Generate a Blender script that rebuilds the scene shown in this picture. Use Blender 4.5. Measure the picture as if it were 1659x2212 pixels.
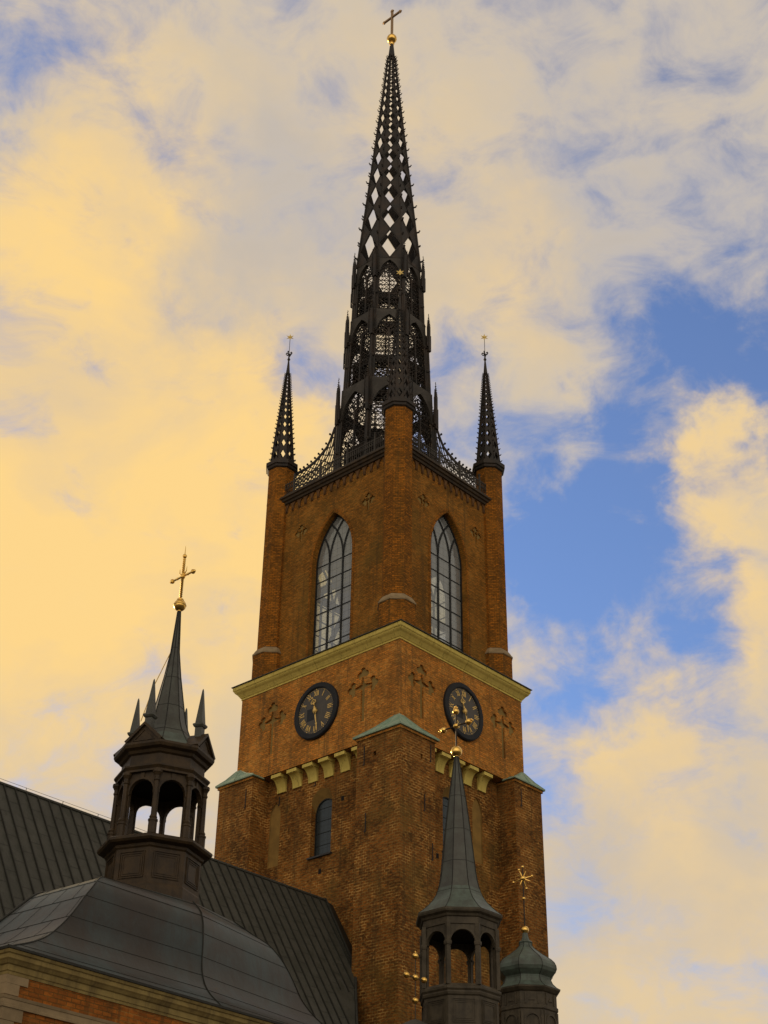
import bpy, math, random
from math import sin, cos, tan, pi, radians, sqrt, atan2, exp
from mathutils import Vector, Matrix
from mathutils.geometry import delaunay_2d_cdt
random.seed(7)
for o in list(bpy.data.objects):
    bpy.data.objects.remove(o)
SC = bpy.context.scene
COL = SC.collection

# ------------------------------------------------------------------ camera
CAM_POS = Vector((-52.2139, -47.6645, 1.7))
CR = Vector((0.66803, -0.744012, 0.013505))
CU = Vector((-0.404403, -0.347749, 0.845889))
CF = Vector((0.624655, 0.570541, 0.533188))
cam_d = bpy.data.cameras.new("camera")
cam = bpy.data.objects.new("camera", cam_d)
COL.objects.link(cam)
cam_d.sensor_fit = 'VERTICAL'
cam_d.sensor_height = 24.0
cam_d.lens = 24.0 * 3119.318 / 2212.0
cam_d.clip_end = 6000
cam.matrix_world = Matrix(((CR.x, CU.x, -CF.x, CAM_POS.x), (CR.y, CU.y, -CF.y, CAM_POS.y), (CR.z, CU.z, -CF.z, CAM_POS.z), (0, 0, 0, 1)))
SC.camera = cam

# ------------------------------------------------------------------ world: sky with clouds in direction space
SUN_AZ, SUN_EL = 84.0, 11.0
W = bpy.data.worlds.new("World")
SC.world = W
W.use_nodes = True
wt = W.node_tree
for n in list(wt.nodes):
    wt.nodes.remove(n)
def wn(t, **k):
    n = wt.nodes.new(t)
    for a, b in k.items():
        setattr(n, a, b)
    return n
def wmath(op, a, b=None, c=None, clamp=False):
    n = wn('ShaderNodeMath', operation=op)
    n.use_clamp = clamp
    for i, v in enumerate((a, b, c)):
        if v is None:
            continue
        if isinstance(v, (int, float)):
            n.inputs[i].default_value = v
        else:
            wt.links.new(v, n.inputs[i])
    return n.outputs[0]
def sky_dir(px, py):
    d = CF * 3119.318 + CR * (px - 829.5) + CU * (1106 - py)
    return d.normalized()
tc = wn('ShaderNodeTexCoord')
nrm = wn('ShaderNodeVectorMath', operation='NORMALIZE')
wt.links.new(tc.outputs['Generated'], nrm.inputs[0])
wz = wn('ShaderNodeTexNoise')
wz.inputs['Scale'].default_value = 9.0
wz.inputs['Detail'].default_value = 6.0
wz.inputs['Roughness'].default_value = 0.6
wt.links.new(nrm.outputs[0], wz.inputs['Vector'])
sub = wn('ShaderNodeVectorMath', operation='SUBTRACT')
wt.links.new(wz.outputs['Color'], sub.inputs[0])
sub.inputs[1].default_value = (.5, .5, .5)
scl = wn('ShaderNodeVectorMath', operation='SCALE')
wt.links.new(sub.outputs[0], scl.inputs[0])
scl.inputs['Scale'].default_value = 0.20
wadd = wn('ShaderNodeVectorMath', operation='ADD')
wt.links.new(nrm.outputs[0], wadd.inputs[0])
wt.links.new(scl.outputs[0], wadd.inputs[1])
wnorm = wn('ShaderNodeVectorMath', operation='NORMALIZE')
wt.links.new(wadd.outputs[0], wnorm.inputs[0])
def blobs(lst):
    tot = None
    for (px, py, sg, w) in lst:
        d = sky_dir(px, py)
        dt = wn('ShaderNodeVectorMath', operation='DOT_PRODUCT')
        wt.links.new(wnorm.outputs[0], dt.inputs[0])
        dt.inputs[1].default_value = d
        k = 1.0 / (sg / 3119.0) ** 2
        e = wmath('MULTIPLY_ADD', dt.outputs['Value'], k, -k)
        e = wmath('EXPONENT', e)
        tot = wmath('MULTIPLY', e, w) if tot is None else wmath('MULTIPLY_ADD', e, w, tot)
    return tot
BLUE = [(200, 85, 100, .6), (100, 120, 80, .35), (1650, 170, 120, .4), (1400, 420, 130, .25), (1540, 700, 150, .3),
        (1570, 800, 130, .6), (1640, 880, 120, .7), (1480, 900, 130, .75), (1380, 960, 120, .75), (1330, 1060, 100, .7), (1265, 1170, 110, .75),
        (1190, 1275, 110, .8), (1145, 1390, 120, .8), (1285, 1350, 130, .75), (1420, 1330, 100, .65), (1530, 1190, 70, .5), (1480, 1400, 90, .5), (1620, 1420, 80, .35),
        (1240, 1690, 60, .55), (1180, 1600, 70, .45), (960, 850, 90, .9), (680, 820, 80, .75), (1120, 1000, 80, .3), (560, 620, 110, .2), (330, 330, 90, .15),
        (1500, 1095, 95, -.8), (1620, 1040, 80, -.75), (1600, 1300, 70, -.6), (1225, 850, 75, -.5), (1140, 1110, 40, -.35), (1440, 885, 45, -.6), (1235, 1010, 60, -.5), (1300, 1270, 45, -.4), (1340, 1390, 60, -.35), (1560, 1000, 60, -.3), (1440, 1620, 190, -.6), (800, 600, 60, -.3), (150, 900, 380, -.4), (300, 1250, 300, -.35)]
WARM = [(90, 850, 330, .95), (200, 430, 170, .45), (430, 920, 200, .75), (120, 1300, 380, .8), (380, 1150, 220, .45), (1380, 1580, 200, .6), (1530, 1090, 120, .6),
        (1110, 620, 170, .6), (1560, 2080, 260, .6), (720, 160, 200, .15), (1600, 1310, 90, .5), (850, 330, 150, .15)]
DARK = [(600, 420, 190, .7), (420, 620, 110, .4), (60, 130, 120, .4), (1450, 250, 300, .55), (560, 640, 120, .4), (1330, 600, 150, .5), (1500, 480, 220, .55), (900, 500, 150, .2), (1560, 1850, 150, .5), (1050, 1000, 120, .3), (640, 320, 150, .3), (1250, 1900, 120, .3)]
def wnoise(vec, scale, detail, rough, dist=0.0):
    n = wn('ShaderNodeTexNoise')
    n.inputs['Scale'].default_value = scale
    n.inputs['Detail'].default_value = detail
    n.inputs['Roughness'].default_value = rough
    n.inputs['Distortion'].default_value = dist
    wt.links.new(vec, n.inputs['Vector'])
    return n.outputs['Fac']
def wmap(v, a, b, c=0.0, d=1.0):
    n = wn('ShaderNodeMapRange', interpolation_type='SMOOTHSTEP')
    wt.links.new(v, n.inputs['Value'])
    for k_, x_ in (('From Min', a), ('From Max', b), ('To Min', c), ('To Max', d)):
        n.inputs[k_].default_value = x_
    return n.outputs[0]
def wmix(f, a, b):
    n = wn('ShaderNodeMix', data_type='RGBA')
    for k_, v in (('Factor', f), ('A', a), ('B', b)):
        if isinstance(v, tuple):
            n.inputs[k_].default_value = (*v, 1)
        else:
            wt.links.new(v, n.inputs[k_])
    return n.outputs['Result']
# clouds are drawn out along a slanting wind direction
mapn = wn('ShaderNodeMapping')
mapn.inputs['Rotation'].default_value = (0.35, 0.55, 0.9)
mapn.inputs['Scale'].default_value = (1.0, 1.0, 1.7)
wt.links.new(nrm.outputs[0], mapn.inputs['Vector'])
big = wnoise(mapn.outputs[0], 6.0, 10, .55, .35)
fin = wnoise(mapn.outputs[0], 17.0, 8, .62, .5)
shade = wnoise(wnorm.outputs[0], 7.5, 7, .5, .3)
dens = wmath('ADD', blobs(BLUE), wmath('ADD', wmath('MULTIPLY_ADD', big, 2.2, -1.08), wmath('MULTIPLY_ADD', fin, 3.4, -1.72)))
blue_f = wmap(dens, -.3, 1.6, 0.0, .95)
veil = wmap(dens, -.75, .45)
wsum = wmap(wmath('ADD', blobs(WARM), wmath('MULTIPLY_ADD', shade, 1.15, -.58)), -.25, 1.35)
dsum = wmath('ADD', blobs(DARK), wmath('MULTIPLY_ADD', big, 2.4, -1.15), clamp=True)
c0 = wmix(wsum, (0.64, 0.54, 0.41), (0.99, 0.675, 0.265))
c1 = wmix(wmath('MULTIPLY', dsum, .75), c0, (0.50, 0.46, 0.435))
c2 = wmix(wmath('MULTIPLY', wmath('MULTIPLY', veil, .42), wmath('MULTIPLY_ADD', wsum, -.85, 1.0)), c1, (0.60, 0.55, 0.52))
sky = wn('ShaderNodeTexSky', sky_type='NISHITA')
sky.sun_disc = False
sky.sun_elevation = radians(SUN_EL)
sky.sun_rotation = radians(90 - SUN_AZ)
sky.air_density = 1.0
sky.dust_density = 0.3
sky.ozone_density = 3.0
bg_sky = wn('ShaderNodeBackground')
tint = wn('ShaderNodeMix', data_type='RGBA', blend_type='MULTIPLY')
tint.inputs['Factor'].default_value = 1.0
wt.links.new(sky.outputs[0], tint.inputs['A'])
tint.inputs['B'].default_value = (1.15, 1.17, 1.45, 1)
wt.links.new(tint.outputs['Result'], bg_sky.inputs['Color'])
bg_sky.inputs['Strength'].default_value = 0.15
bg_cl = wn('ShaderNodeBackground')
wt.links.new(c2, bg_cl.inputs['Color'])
# added boost: unseen clouds behind the viewer brightened, side clouds dimmed, to model the walls
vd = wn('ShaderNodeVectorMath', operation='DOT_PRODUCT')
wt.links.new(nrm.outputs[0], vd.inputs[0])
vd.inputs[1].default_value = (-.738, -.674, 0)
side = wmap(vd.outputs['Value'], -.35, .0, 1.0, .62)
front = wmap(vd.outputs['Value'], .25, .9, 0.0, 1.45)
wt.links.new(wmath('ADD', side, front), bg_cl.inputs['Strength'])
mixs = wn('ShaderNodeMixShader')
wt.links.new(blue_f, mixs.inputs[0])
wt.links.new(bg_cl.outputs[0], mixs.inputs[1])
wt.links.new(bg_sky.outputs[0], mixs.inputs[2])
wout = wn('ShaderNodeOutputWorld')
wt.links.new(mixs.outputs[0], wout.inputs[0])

sun_d = bpy.data.lights.new("sun", 'SUN')
sun_d.energy = 3.5
sun_d.angle = radians(0.6)
sun_d.color = (1.0, 0.74, 0.42)
sun = bpy.data.objects.new("sun", sun_d)
COL.objects.link(sun)
sd = Vector((cos(radians(SUN_AZ)) * cos(radians(SUN_EL)), sin(radians(SUN_AZ)) * cos(radians(SUN_EL)), sin(radians(SUN_EL))))
sun.rotation_euler = sd.to_track_quat('Z', 'Y').to_euler()
SC.view_settings.view_transform = 'Standard'
SC.view_settings.look = 'None'
SC.view_settings.exposure = 0.0
SC.view_settings.gamma = 1.0
SC.view_settings.use_curve_mapping = False

# ------------------------------------------------------------------ materials
class Mat:
    def __init__(self, name):
        self.m = bpy.data.materials.new(name)
        self.m.use_nodes = True
        self.t = self.m.node_tree
        self.b = self.t.nodes['Principled BSDF']
    def n(self, t, **k):
        n = self.t.nodes.new(t)
        for a, b in k.items():
            setattr(n, a, b)
        return n
    def l(self, a, b):
        self.t.links.new(a, b)
    def math(self, op, a, b=None, c=None, clamp=False):
        n = self.n('ShaderNodeMath', operation=op)
        n.use_clamp = clamp
        for i, v in enumerate((a, b, c)):
            if v is None:
                continue
            if isinstance(v, (int, float)):
                n.inputs[i].default_value = v
            else:
                self.l(v, n.inputs[i])
        return n.outputs[0]
    def noise(self, vec, scale, detail=4, rough=.55, out='Fac', dist=0.0):
        n = self.n('ShaderNodeTexNoise')
        n.inputs['Scale'].default_value = scale
        n.inputs['Detail'].default_value = detail
        n.inputs['Roughness'].default_value = rough
        n.inputs['Distortion'].default_value = dist
        self.l(vec, n.inputs['Vector'])
        return n.outputs[out]
    def mix(self, f, a, b, blend='MIX'):
        n = self.n('ShaderNodeMix', data_type='RGBA', blend_type=blend)
        for s, v in (('Factor', f), ('A', a), ('B', b)):
            if isinstance(v, (int, float)):
                n.inputs[s].default_value = v
            elif isinstance(v, tuple):
                n.inputs[s].default_value = (*v, 1)
            else:
                self.l(v, n.inputs[s])
        return n.outputs['Result']
    def rng(self, v, a, b, c=0.0, d=1.0):
        n = self.n('ShaderNodeMapRange', interpolation_type='SMOOTHSTEP')
        self.l(v, n.inputs['Value'])
        for s, x in (('From Min', a), ('From Max', b), ('To Min', c), ('To Max', d)):
            n.inputs[s].default_value = x
        return n.outputs[0]
    def pos(self):
        return self.n('ShaderNodeNewGeometry').outputs['Position']
    def stretch(self, vec, s):
        n = self.n('ShaderNodeVectorMath', operation='MULTIPLY')
        self.l(vec, n.inputs[0])
        n.inputs[1].default_value = s
        return n.outputs[0]
    def wallvec(self):
        g = self.n('ShaderNodeNewGeometry')
        sp = self.n('ShaderNodeSeparateXYZ')
        self.l(g.outputs['Position'], sp.inputs[0])
        sn = self.n('ShaderNodeSeparateXYZ')
        self.l(g.outputs['True Normal'], sn.inputs[0])
        u = self.math('SUBTRACT', self.math('MULTIPLY', sn.outputs[0], sp.outputs[1]), self.math('MULTIPLY', sn.outputs[1], sp.outputs[0]))
        cb = self.n('ShaderNodeCombineXYZ')
        self.l(u, cb.inputs[0])
        self.l(sp.outputs[2], cb.inputs[1])
        return cb.outputs[0], g.outputs['Position'], sp.outputs[2]
    def bump(self, h, s, d):
        n = self.n('ShaderNodeBump')
        n.inputs['Strength'].default_value = s
        n.inputs['Distance'].default_value = d
        self.l(h, n.inputs['Height'])
        self.l(n.outputs[0], self.b.inputs['Normal'])

def brick(name, c1, c2, mortar, dark, dark_amt=.5, msize=.011, light=.0, bw=.27, bh=.105, lightcol=(.42, .3, .2), moss=.0, tone=(1, 1, 1)):
    M = Mat(name)
    v, p, z = M.wallvec()
    bt = M.n('ShaderNodeTexBrick')
    M.l(v, bt.inputs['Vector'])
    bt.inputs['Scale'].default_value = 1.0
    bt.inputs['Brick Width'].default_value = bw
    bt.inputs['Row Height'].default_value = bh
    bt.inputs['Mortar Size'].default_value = msize
    bt.inputs['Mortar Smooth'].default_value = 0.3
    bt.inputs['Bias'].default_value = -0.1
    bt.inputs['Color1'].default_value = (*c1, 1)
    bt.inputs['Color2'].default_value = (*c2, 1)
    M.l(M.mix(M.rng(M.noise(p, .9, 5, .7), .46, .62), tuple(x * .45 for x in mortar), mortar), bt.inputs['Mortar'])
    big = M.noise(p, .55, 6, .65, dist=.6)
    mid = M.noise(v, 2.6, 5, .7)
    cell = M.noise(M.stretch(v, (3.7, 9.5, 1)), 1.0, 3, .8)
    f = M.rng(M.math('ADD', M.math('MULTIPLY', big, .45), M.math('MULTIPLY', cell, .65)), .48, .68)
    col = M.mix(M.math('MULTIPLY', f, dark_amt), bt.outputs['Color'], dark)
    if light:
        lf = M.rng(mid, .54, .72)
        col = M.mix(M.math('MULTIPLY', lf, light), col, lightcol)
    if moss:
        mf = M.rng(M.noise(p, .33, 5, .6), .5, .68)
        col = M.mix(M.math('MULTIPLY', mf, moss), col, (.12, .095, .04))
    hs = M.noise(M.stretch(v, (1.3, 8.5, 1)), 1.0, 4, .75)
    col = M.mix(M.math('MULTIPLY', M.rng(hs, .50, .66), .5), col, dark)
    st = M.noise(M.stretch(p, (3.2, 3.2, .14)), 1.0, 5, .65)
    col = M.mix(M.math('MULTIPLY', M.rng(st, .50, .68), .5), col, (.07, .05, .032))
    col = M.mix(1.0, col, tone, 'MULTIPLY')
    M.l(col, M.b.inputs['Base Color'])
    M.b.inputs['Roughness'].default_value = .9
    M.b.inputs['Specular IOR Level'].default_value = .12
    h = M.math('ADD', M.math('MULTIPLY', bt.outputs['Fac'], -.6), M.math('MULTIPLY', cell, .8))
    M.bump(h, .6, .02)
    return M.m
def plain(name, c, c2=None, rough=.7, scale=3.0, metal=0.0, bump=.2, streak=0.0, streakc=(.02, .02, .015), bscale=20, spec=.25, joint=0.0, dent=0.0):
    M = Mat(name)
    p = M.pos()
    if c2 is None:
        c2 = tuple(x * .7 for x in c)
    nz = M.noise(p, scale, 6, .65, dist=.3)
    col = M.mix(M.rng(nz, .35, .68), c, c2)
    if streak:
        st = M.noise(M.stretch(p, (5, 5, .35)), 1.0, 5, .6)
        col = M.mix(M.math('MULTIPLY', M.rng(st, .48, .7), streak), col, streakc)
    if joint:
        v, _, _ = M.wallvec()
        sx = M.n('ShaderNodeSeparateXYZ')
        M.l(v, sx.inputs[0])
        fr_ = M.math('FRACT', M.math('MULTIPLY', sx.outputs[0], 1.0 / joint))
        col = M.mix(M.math('MULTIPLY', M.math('LESS_THAN', fr_, .022), .45), col, (.1, .07, .02))
    M.l(col, M.b.inputs['Base Color'])
    M.b.inputs['Metallic'].default_value = metal
    M.b.inputs['Specular IOR Level'].default_value = .5 if metal else spec
    M.b.inputs['Roughness'].default_value = rough
    if dent:
        M.bump(M.math('ADD', M.noise(p, 1.7, 3, .5), M.math('MULTIPLY', M.noise(p, 9, 3, .6), .15)), dent, .06)
    elif bump:
        M.bump(M.noise(p, bscale, 4, .7), bump, .01)
    return M.m
MT = {}
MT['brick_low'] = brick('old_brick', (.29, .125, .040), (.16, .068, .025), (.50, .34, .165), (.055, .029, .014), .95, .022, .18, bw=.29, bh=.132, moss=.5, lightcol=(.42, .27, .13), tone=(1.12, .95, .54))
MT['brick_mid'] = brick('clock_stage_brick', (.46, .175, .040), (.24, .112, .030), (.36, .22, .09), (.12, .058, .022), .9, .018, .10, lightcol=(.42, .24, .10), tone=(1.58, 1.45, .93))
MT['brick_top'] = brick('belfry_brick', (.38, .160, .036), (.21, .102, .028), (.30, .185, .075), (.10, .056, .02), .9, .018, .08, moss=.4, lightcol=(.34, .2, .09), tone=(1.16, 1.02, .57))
MT['brick_turret'] = brick('turret_brick', (.44, .165, .036), (.20, .085, .024), (.22, .12, .045), (.09, .045, .02), .95, .018, .1, lightcol=(.45, .21, .07), tone=(1.10, .99, .46))
MT['brick_red'] = brick('red_chapel_brick', (.44, .15, .04), (.26, .09, .03), (.36, .19, .08), (.15, .06, .025), .8, .012, .1, tone=(.9, .85, .5))
MT['plaster'] = plain('niche_plaster', (.28, .165, .042), (.20, .118, .032), .95, 1.2)
MT['crossplaster'] = plain('blind_cross_plaster', (.29, .195, .06), (.23, .15, .045), .95, 1.2)
MT['cream'] = plain('cream_limewash', (.66, .52, .13), (.56, .44, .105), .85, 1.6, streak=.3, streakc=(.26, .19, .05), joint=1.45)
MT['sandstone'] = plain('weathered_sandstone', (.27, .20, .068), (.17, .122, .042), .9, 1.5, streak=.5, streakc=(.07, .05, .025))
MT['quoin'] = plain('grey_sandstone', (.30, .22, .12), (.21, .155, .085), .9, 2.0)
MT['lead'] = plain('brown_copper_sheet', (.058, .036, .015), (.030, .020, .010), .5, 2.5, streak=.5, streakc=(.022, .015, .009), spec=.22)
MT['lead2'] = plain('grey_painted_zinc', (.080, .064, .040), (.046, .037, .023), .6, 2.5, streak=.5, streakc=(.03, .025, .016))
MT['copper'] = plain('green_copper', (.20, .30, .21), (.29, .36, .26), .75, 2.0, streak=.35, streakc=(.07, .12, .09))
MT['spirecopper'] = plain('grey_green_copper', (.066, .072, .056), (.040, .039, .029), .42, 1.6, streak=.55, streakc=(.045, .040, .030), dent=.2, spec=.4)
MT['verdigris'] = plain('verdigris_copper', (.085, .115, .090), (.052, .062, .047), .5, 2.2, streak=.5, streakc=(.05, .052, .04), dent=.2, spec=.4)
MT['roof'] = plain('nave_copper_roof', (.062, .061, .049), (.045, .045, .035), .55, 1.1, streak=.55, streakc=(.026, .030, .02), dent=.3)
MT['seam'] = plain('dark_roof_seam', (.028, .028, .022), None, .6)
MT['dome'] = plain('dome_copper_sheet', (.040, .057, .056), (.033, .027, .020), .42, .5, streak=.45, streakc=(.036, .024, .015), dent=.25, spec=.38)
MT['iron'] = plain('black_cast_iron', (.020, .018, .015), (.042, .028, .018), .55, 1.3, streak=.4, streakc=(.012, .013, .012))
MT['iron2'] = plain('grey_cast_iron', (.042, .037, .030), (.066, .058, .047), .6, 1.5)
MT['gold'] = plain('gilding', (.93, .60, .16), (.75, .45, .10), .27, 8, 1.0, .1)
MT['goldp'] = plain('gold_paint', (.92, .62, .18), (.80, .52, .14), .45, 8, .15, .0)
MT['dial'] = plain('black_dial', (.070, .064, .054), (.085, .076, .062), .45, 2)
MT['dialring'] = plain('dark_blue_black_ring', (.010, .012, .015), (.014, .015, .017), .6, 3)
MT['hatch'] = plain('dial_hatch', (.012, .015, .018), None, .4)
MT['winframe'] = plain('dark_window_iron', (.018, .019, .018), None, .6)
MT['frieze'] = plain('dark_brick_frieze', (.15, .075, .028), (.09, .048, .02), .9)  # frieze brick in a darker tone than the belfry wall
MT['starp'] = plain('bright_gold_leaf', (.95, .72, .24), (.85, .6, .18), .4, 8, .2, 0)
MT['dark'] = plain('dark_interior', (.012, .010, .008), None, .9)
MT['timber'] = plain('old_timber', (.10, .07, .045), None, .9)
MT['slate'] = plain('slate_sill', (.05, .05, .05), None, .7)
MT['ground'] = plain('cobbled_ground', (.11, .10, .085), (.07, .065, .055), .9, .6)
MT['water'] = plain('whitestone', (.45, .38, .24), None, .9)
MT['whitestone'] = MT['water']
def glass(name, tr, tint, dirt, rough, cell, refl=.5):
    M = Mat(name)
    v, p, z = M.wallvec()
    bt = M.n('ShaderNodeTexBrick')
    M.l(v, bt.inputs['Vector'])
    bt.offset = 0.0
    bt.inputs['Scale'].default_value = 1.0
    bt.inputs['Brick Width'].default_value = cell
    bt.inputs['Row Height'].default_value = cell * 1.25
    bt.inputs['Mortar Size'].default_value = .012
    bt.inputs['Mortar Smooth'].default_value = 0.0
    tra = M.n('ShaderNodeBsdfTransparent')
    tra.inputs[0].default_value = (*tint, 1)
    gl = M.n('ShaderNodeBsdfGlossy')
    gl.inputs['Roughness'].default_value = rough
    gl.inputs['Color'].default_value = (.8, .85, .85, 1)
    di = M.n('ShaderNodeBsdfDiffuse')
    M.l(M.mix(M.noise(p, 2.0, 4), dirt, tuple(x * .75 for x in dirt)), di.inputs['Color'])
    bn = M.n('ShaderNodeBump')
    bn.inputs['Strength'].default_value = .25
    bn.inputs['Distance'].default_value = .02
    M.l(M.noise(v, 2.4, 2), bn.inputs['Height'])
    M.l(bn.outputs[0], gl.inputs['Normal'])
    s1 = M.n('ShaderNodeMixShader')
    s1.inputs[0].default_value = refl
    M.l(di.outputs[0], s1.inputs[1])
    M.l(gl.outputs[0], s1.inputs[2])
    s2 = M.n('ShaderNodeMixShader')
    s2.inputs[0].default_value = tr
    M.l(s1.outputs[0], s2.inputs[1])
    M.l(tra.outputs[0], s2.inputs[2])
    came = M.n('ShaderNodeBsdfDiffuse')
    came.inputs[0].default_value = (.03, .03, .028, 1)
    s3 = M.n('ShaderNodeMixShader')
    M.l(M.math('MULTIPLY', bt.outputs['Fac'], .4), s3.inputs[0])
    M.l(s2.outputs[0], s3.inputs[1])
    M.l(came.outputs[0], s3.inputs[2])
    M.l(s3.outputs[0], M.t.nodes['Material Output'].inputs[0])
    M.t.nodes.remove(M.b)
    return M.m
MT['glass'] = glass('leaded_belfry_glass', .52, (.9, .93, .88), (.64, .68, .66), .12, .33, .40)
MT['glassdark'] = glass('dark_tower_glass', .0, (1, 1, 1), (.03, .042, .046), .25, .3, .07)

# ------------------------------------------------------------------ mesh helpers
ROOT = {}
def empty(name, loc, label, cat, group=None, rz=0.0):
    o = bpy.data.objects.new(name, None)
    COL.objects.link(o)
    o.empty_display_size = .5
    o.location = loc
    o.rotation_euler = (0, 0, rz)
    o['label'] = label
    o['category'] = cat
    if group:
        o['group'] = group
    ROOT[o.name] = (Matrix.Translation(Vector(loc)) @ Matrix.Rotation(rz, 4, 'Z')).inverted()
    return o
def tri2d(loops):
    """triangles of an even-odd region bounded by loops of (t,z)"""
    vs, es = [], []
    for l in loops:
        b = len(vs)
        n = len(l)
        vs += [Vector((p[0], p[1])) for p in l]
        es += [(b + i, b + (i + 1) % n) for i in range(n)]
    ov, _, of, _, _, _ = delaunay_2d_cdt(vs, es, [], 0, 1e-6)
    out = []
    for f in of:
        cx = sum(ov[i].x for i in f) / len(f); cy = sum(ov[i].y for i in f) / len(f)
        c = False
        for l in loops:
            n = len(l)
            for i in range(n):
                (x0, y0), (x1, y1) = l[i][:2], l[(i + 1) % n][:2]
                if (y0 > cy) != (y1 > cy) and cx < (x1 - x0) * (cy - y0) / (y1 - y0) + x0:
                    c = not c
        if c:
            out.append(tuple(f))
    return ov, out
class MB:
    def __init__(self):
        self.v = []
        self.f = []
    def add(self, vs, fs):
        b = len(self.v)
        self.v += [Vector(p) for p in vs]
        self.f += [tuple(i + b for i in f) for f in fs]
        return self
    def box(self, x0, x1, y0, y1, z0, z1):
        return self.add([(x0, y0, z0), (x1, y0, z0), (x1, y1, z0), (x0, y1, z0), (x0, y0, z1), (x1, y0, z1), (x1, y1, z1), (x0, y1, z1)],
                        [(0, 3, 2, 1), (4, 5, 6, 7), (0, 1, 5, 4), (1, 2, 6, 5), (2, 3, 7, 6), (3, 0, 4, 7)])
    def hull8(self, p):
        return self.add(p, [(0, 3, 2, 1), (4, 5, 6, 7), (0, 1, 5, 4), (1, 2, 6, 5), (2, 3, 7, 6), (3, 0, 4, 7)])
    def loft(self, rings, closed=True, cap0=False, cap1=False):
        n = len(rings[0])
        vs = [p for r in rings for p in r]
        fs = []
        for k in range(len(rings) - 1):
            for i in range(n if closed else n - 1):
                j = (i + 1) % n
                fs.append((k * n + i, k * n + j, (k + 1) * n + j, (k + 1) * n + i))
        if cap0:
            fs.append(tuple(range(n - 1, -1, -1)))
        if cap1:
            fs.append(tuple(range((len(rings) - 1) * n, len(rings) * n)))
        return self.add(vs, fs)
    def lathe(self, prof, cx, cy, n=8, a0=0.0, cap0=True, cap1=True):
        rings = [[(cx + r * cos(a0 + 2 * pi * i / n), cy + r * sin(a0 + 2 * pi * i / n), z) for i in range(n)] for (r, z) in prof]
        return self.loft(rings, True, cap0, cap1)
    def tube(self, pts, r, n=6, r1=None, caps=True):
        pts = [Vector(p) for p in pts]
        rings = []
        for i, p in enumerate(pts):
            d = (pts[min(i + 1, len(pts) - 1)] - pts[max(i - 1, 0)]).normalized()
            a = d.orthogonal().normalized() if abs(d.z) < .9 else Vector((1, 0, 0)).cross(d).normalized()
            if abs(d.z) < .9:
                a = d.cross(Vector((0, 0, 1))).normalized()
            b = d.cross(a)
            t = i / max(1, len(pts) - 1)
            rr = r if r1 is None else r + (r1 - r) * t
            rings.append([p + (a * cos(2 * pi * k / n + pi / n) + b * sin(2 * pi * k / n + pi / n)) * rr for k in range(n)])
        return self.loft(rings, True, caps, caps)
    def sphere(self, c, r, n=12, m=8, sz=1.0):
        prof = [(max(.001, r * sin(pi * k / m)), c[2] - r * sz * cos(pi * k / m)) for k in range(m + 1)]
        return self.lathe(prof, c[0], c[1], n, 0, True, True)
    def panel(self, mp, outer, holes, d=0.0, depth=0.0, back=False):
        """flat wall with holes in (t,z); reveals of the given depth; back = closed blind recess"""
        vs, tri = tri2d([outer] + list(holes))
        self.add([mp(p.x, p.y, d) for p in vs], tri)
        for h in holes:
            n = len(h)
            self.add([mp(a, b, d) for a, b in h] + [mp(a, b, d + depth) for a, b in h], [(i, (i + 1) % n, n + (i + 1) % n, n + i) for i in range(n)])
        return self
    def fill(self, mp, poly, d=0.0):
        vs, tri = tri2d([poly])
        return self.add([mp(p.x, p.y, d) for p in vs], tri)
    def slab(self, mp, poly, d0, d1):
        n = len(poly)
        vs, tri = tri2d([poly])
        self.add([mp(p.x, p.y, d0) for p in vs], tri)
        self.add([mp(p.x, p.y, d1) for p in vs], tri)
        self.add([mp(a, b, d0) for a, b in poly] + [mp(a, b, d1) for a, b in poly], [(i, (i + 1) % n, n + (i + 1) % n, n + i) for i in range(n)])
        return self
    def ribbon(self, mp, pts, w, d0, d1, closed=False):
        """flat bar of in-plane width w following (t,z) points"""
        m = len(pts)
        rings = []
        for i in range(m):
            if closed:
                a, b = pts[(i - 1) % m], pts[(i + 1) % m]
            else:
                a, b = pts[max(0, i - 1)], pts[min(m - 1, i + 1)]
            dx, dy = b[0] - a[0], b[1] - a[1]
            L = sqrt(dx * dx + dy * dy) or 1
            nx, ny = -dy / L * w / 2, dx / L * w / 2
            x, y = pts[i]
            rings.append([mp(x + nx, y + ny, d0), mp(x - nx, y - ny, d0), mp(x - nx, y - ny, d1), mp(x + nx, y + ny, d1)])
        if closed:
            rings.append(rings[0])
        return self.loft(rings, True, not closed, not closed)
    def build(self, name, mat, parent=None, smooth=False, label=None, extra=()):
        """extra: (MB, material) pairs merged into the same mesh with their own material slot"""
        me = bpy.data.meshes.new(name)
        idx = [0] * len(self.f)
        for i, (mb, _) in enumerate(extra):
            self.add(mb.v, mb.f)
            idx += [i + 1] * len(mb.f)
        r = parent
        while r is not None and r.parent is not None:
            r = r.parent
        inv = ROOT[r.name] if r is not None else Matrix.Identity(4)
        me.from_pydata([tuple(inv @ p) for p in self.v], [], self.f)
        for mt_ in [mat] + [e[1] for e in extra]:
            me.materials.append(MT[mt_] if isinstance(mt_, str) else mt_)
        if extra:
            me.polygons.foreach_set('material_index', idx)
        if smooth:
            for p in me.polygons:
                p.use_smooth = True
        me.update()
        o = bpy.data.objects.new(name, me)
        COL.objects.link(o)
        if parent is not None:
            o.parent = parent
        if label:
            o['label'] = label
        return o
def top(o, label=None, cat=None, group=None, kind=None):
    if label: o['label'] = label
    if cat: o['category'] = cat
    if group: o['group'] = group
    if kind: o['kind'] = kind
    return o
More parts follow.
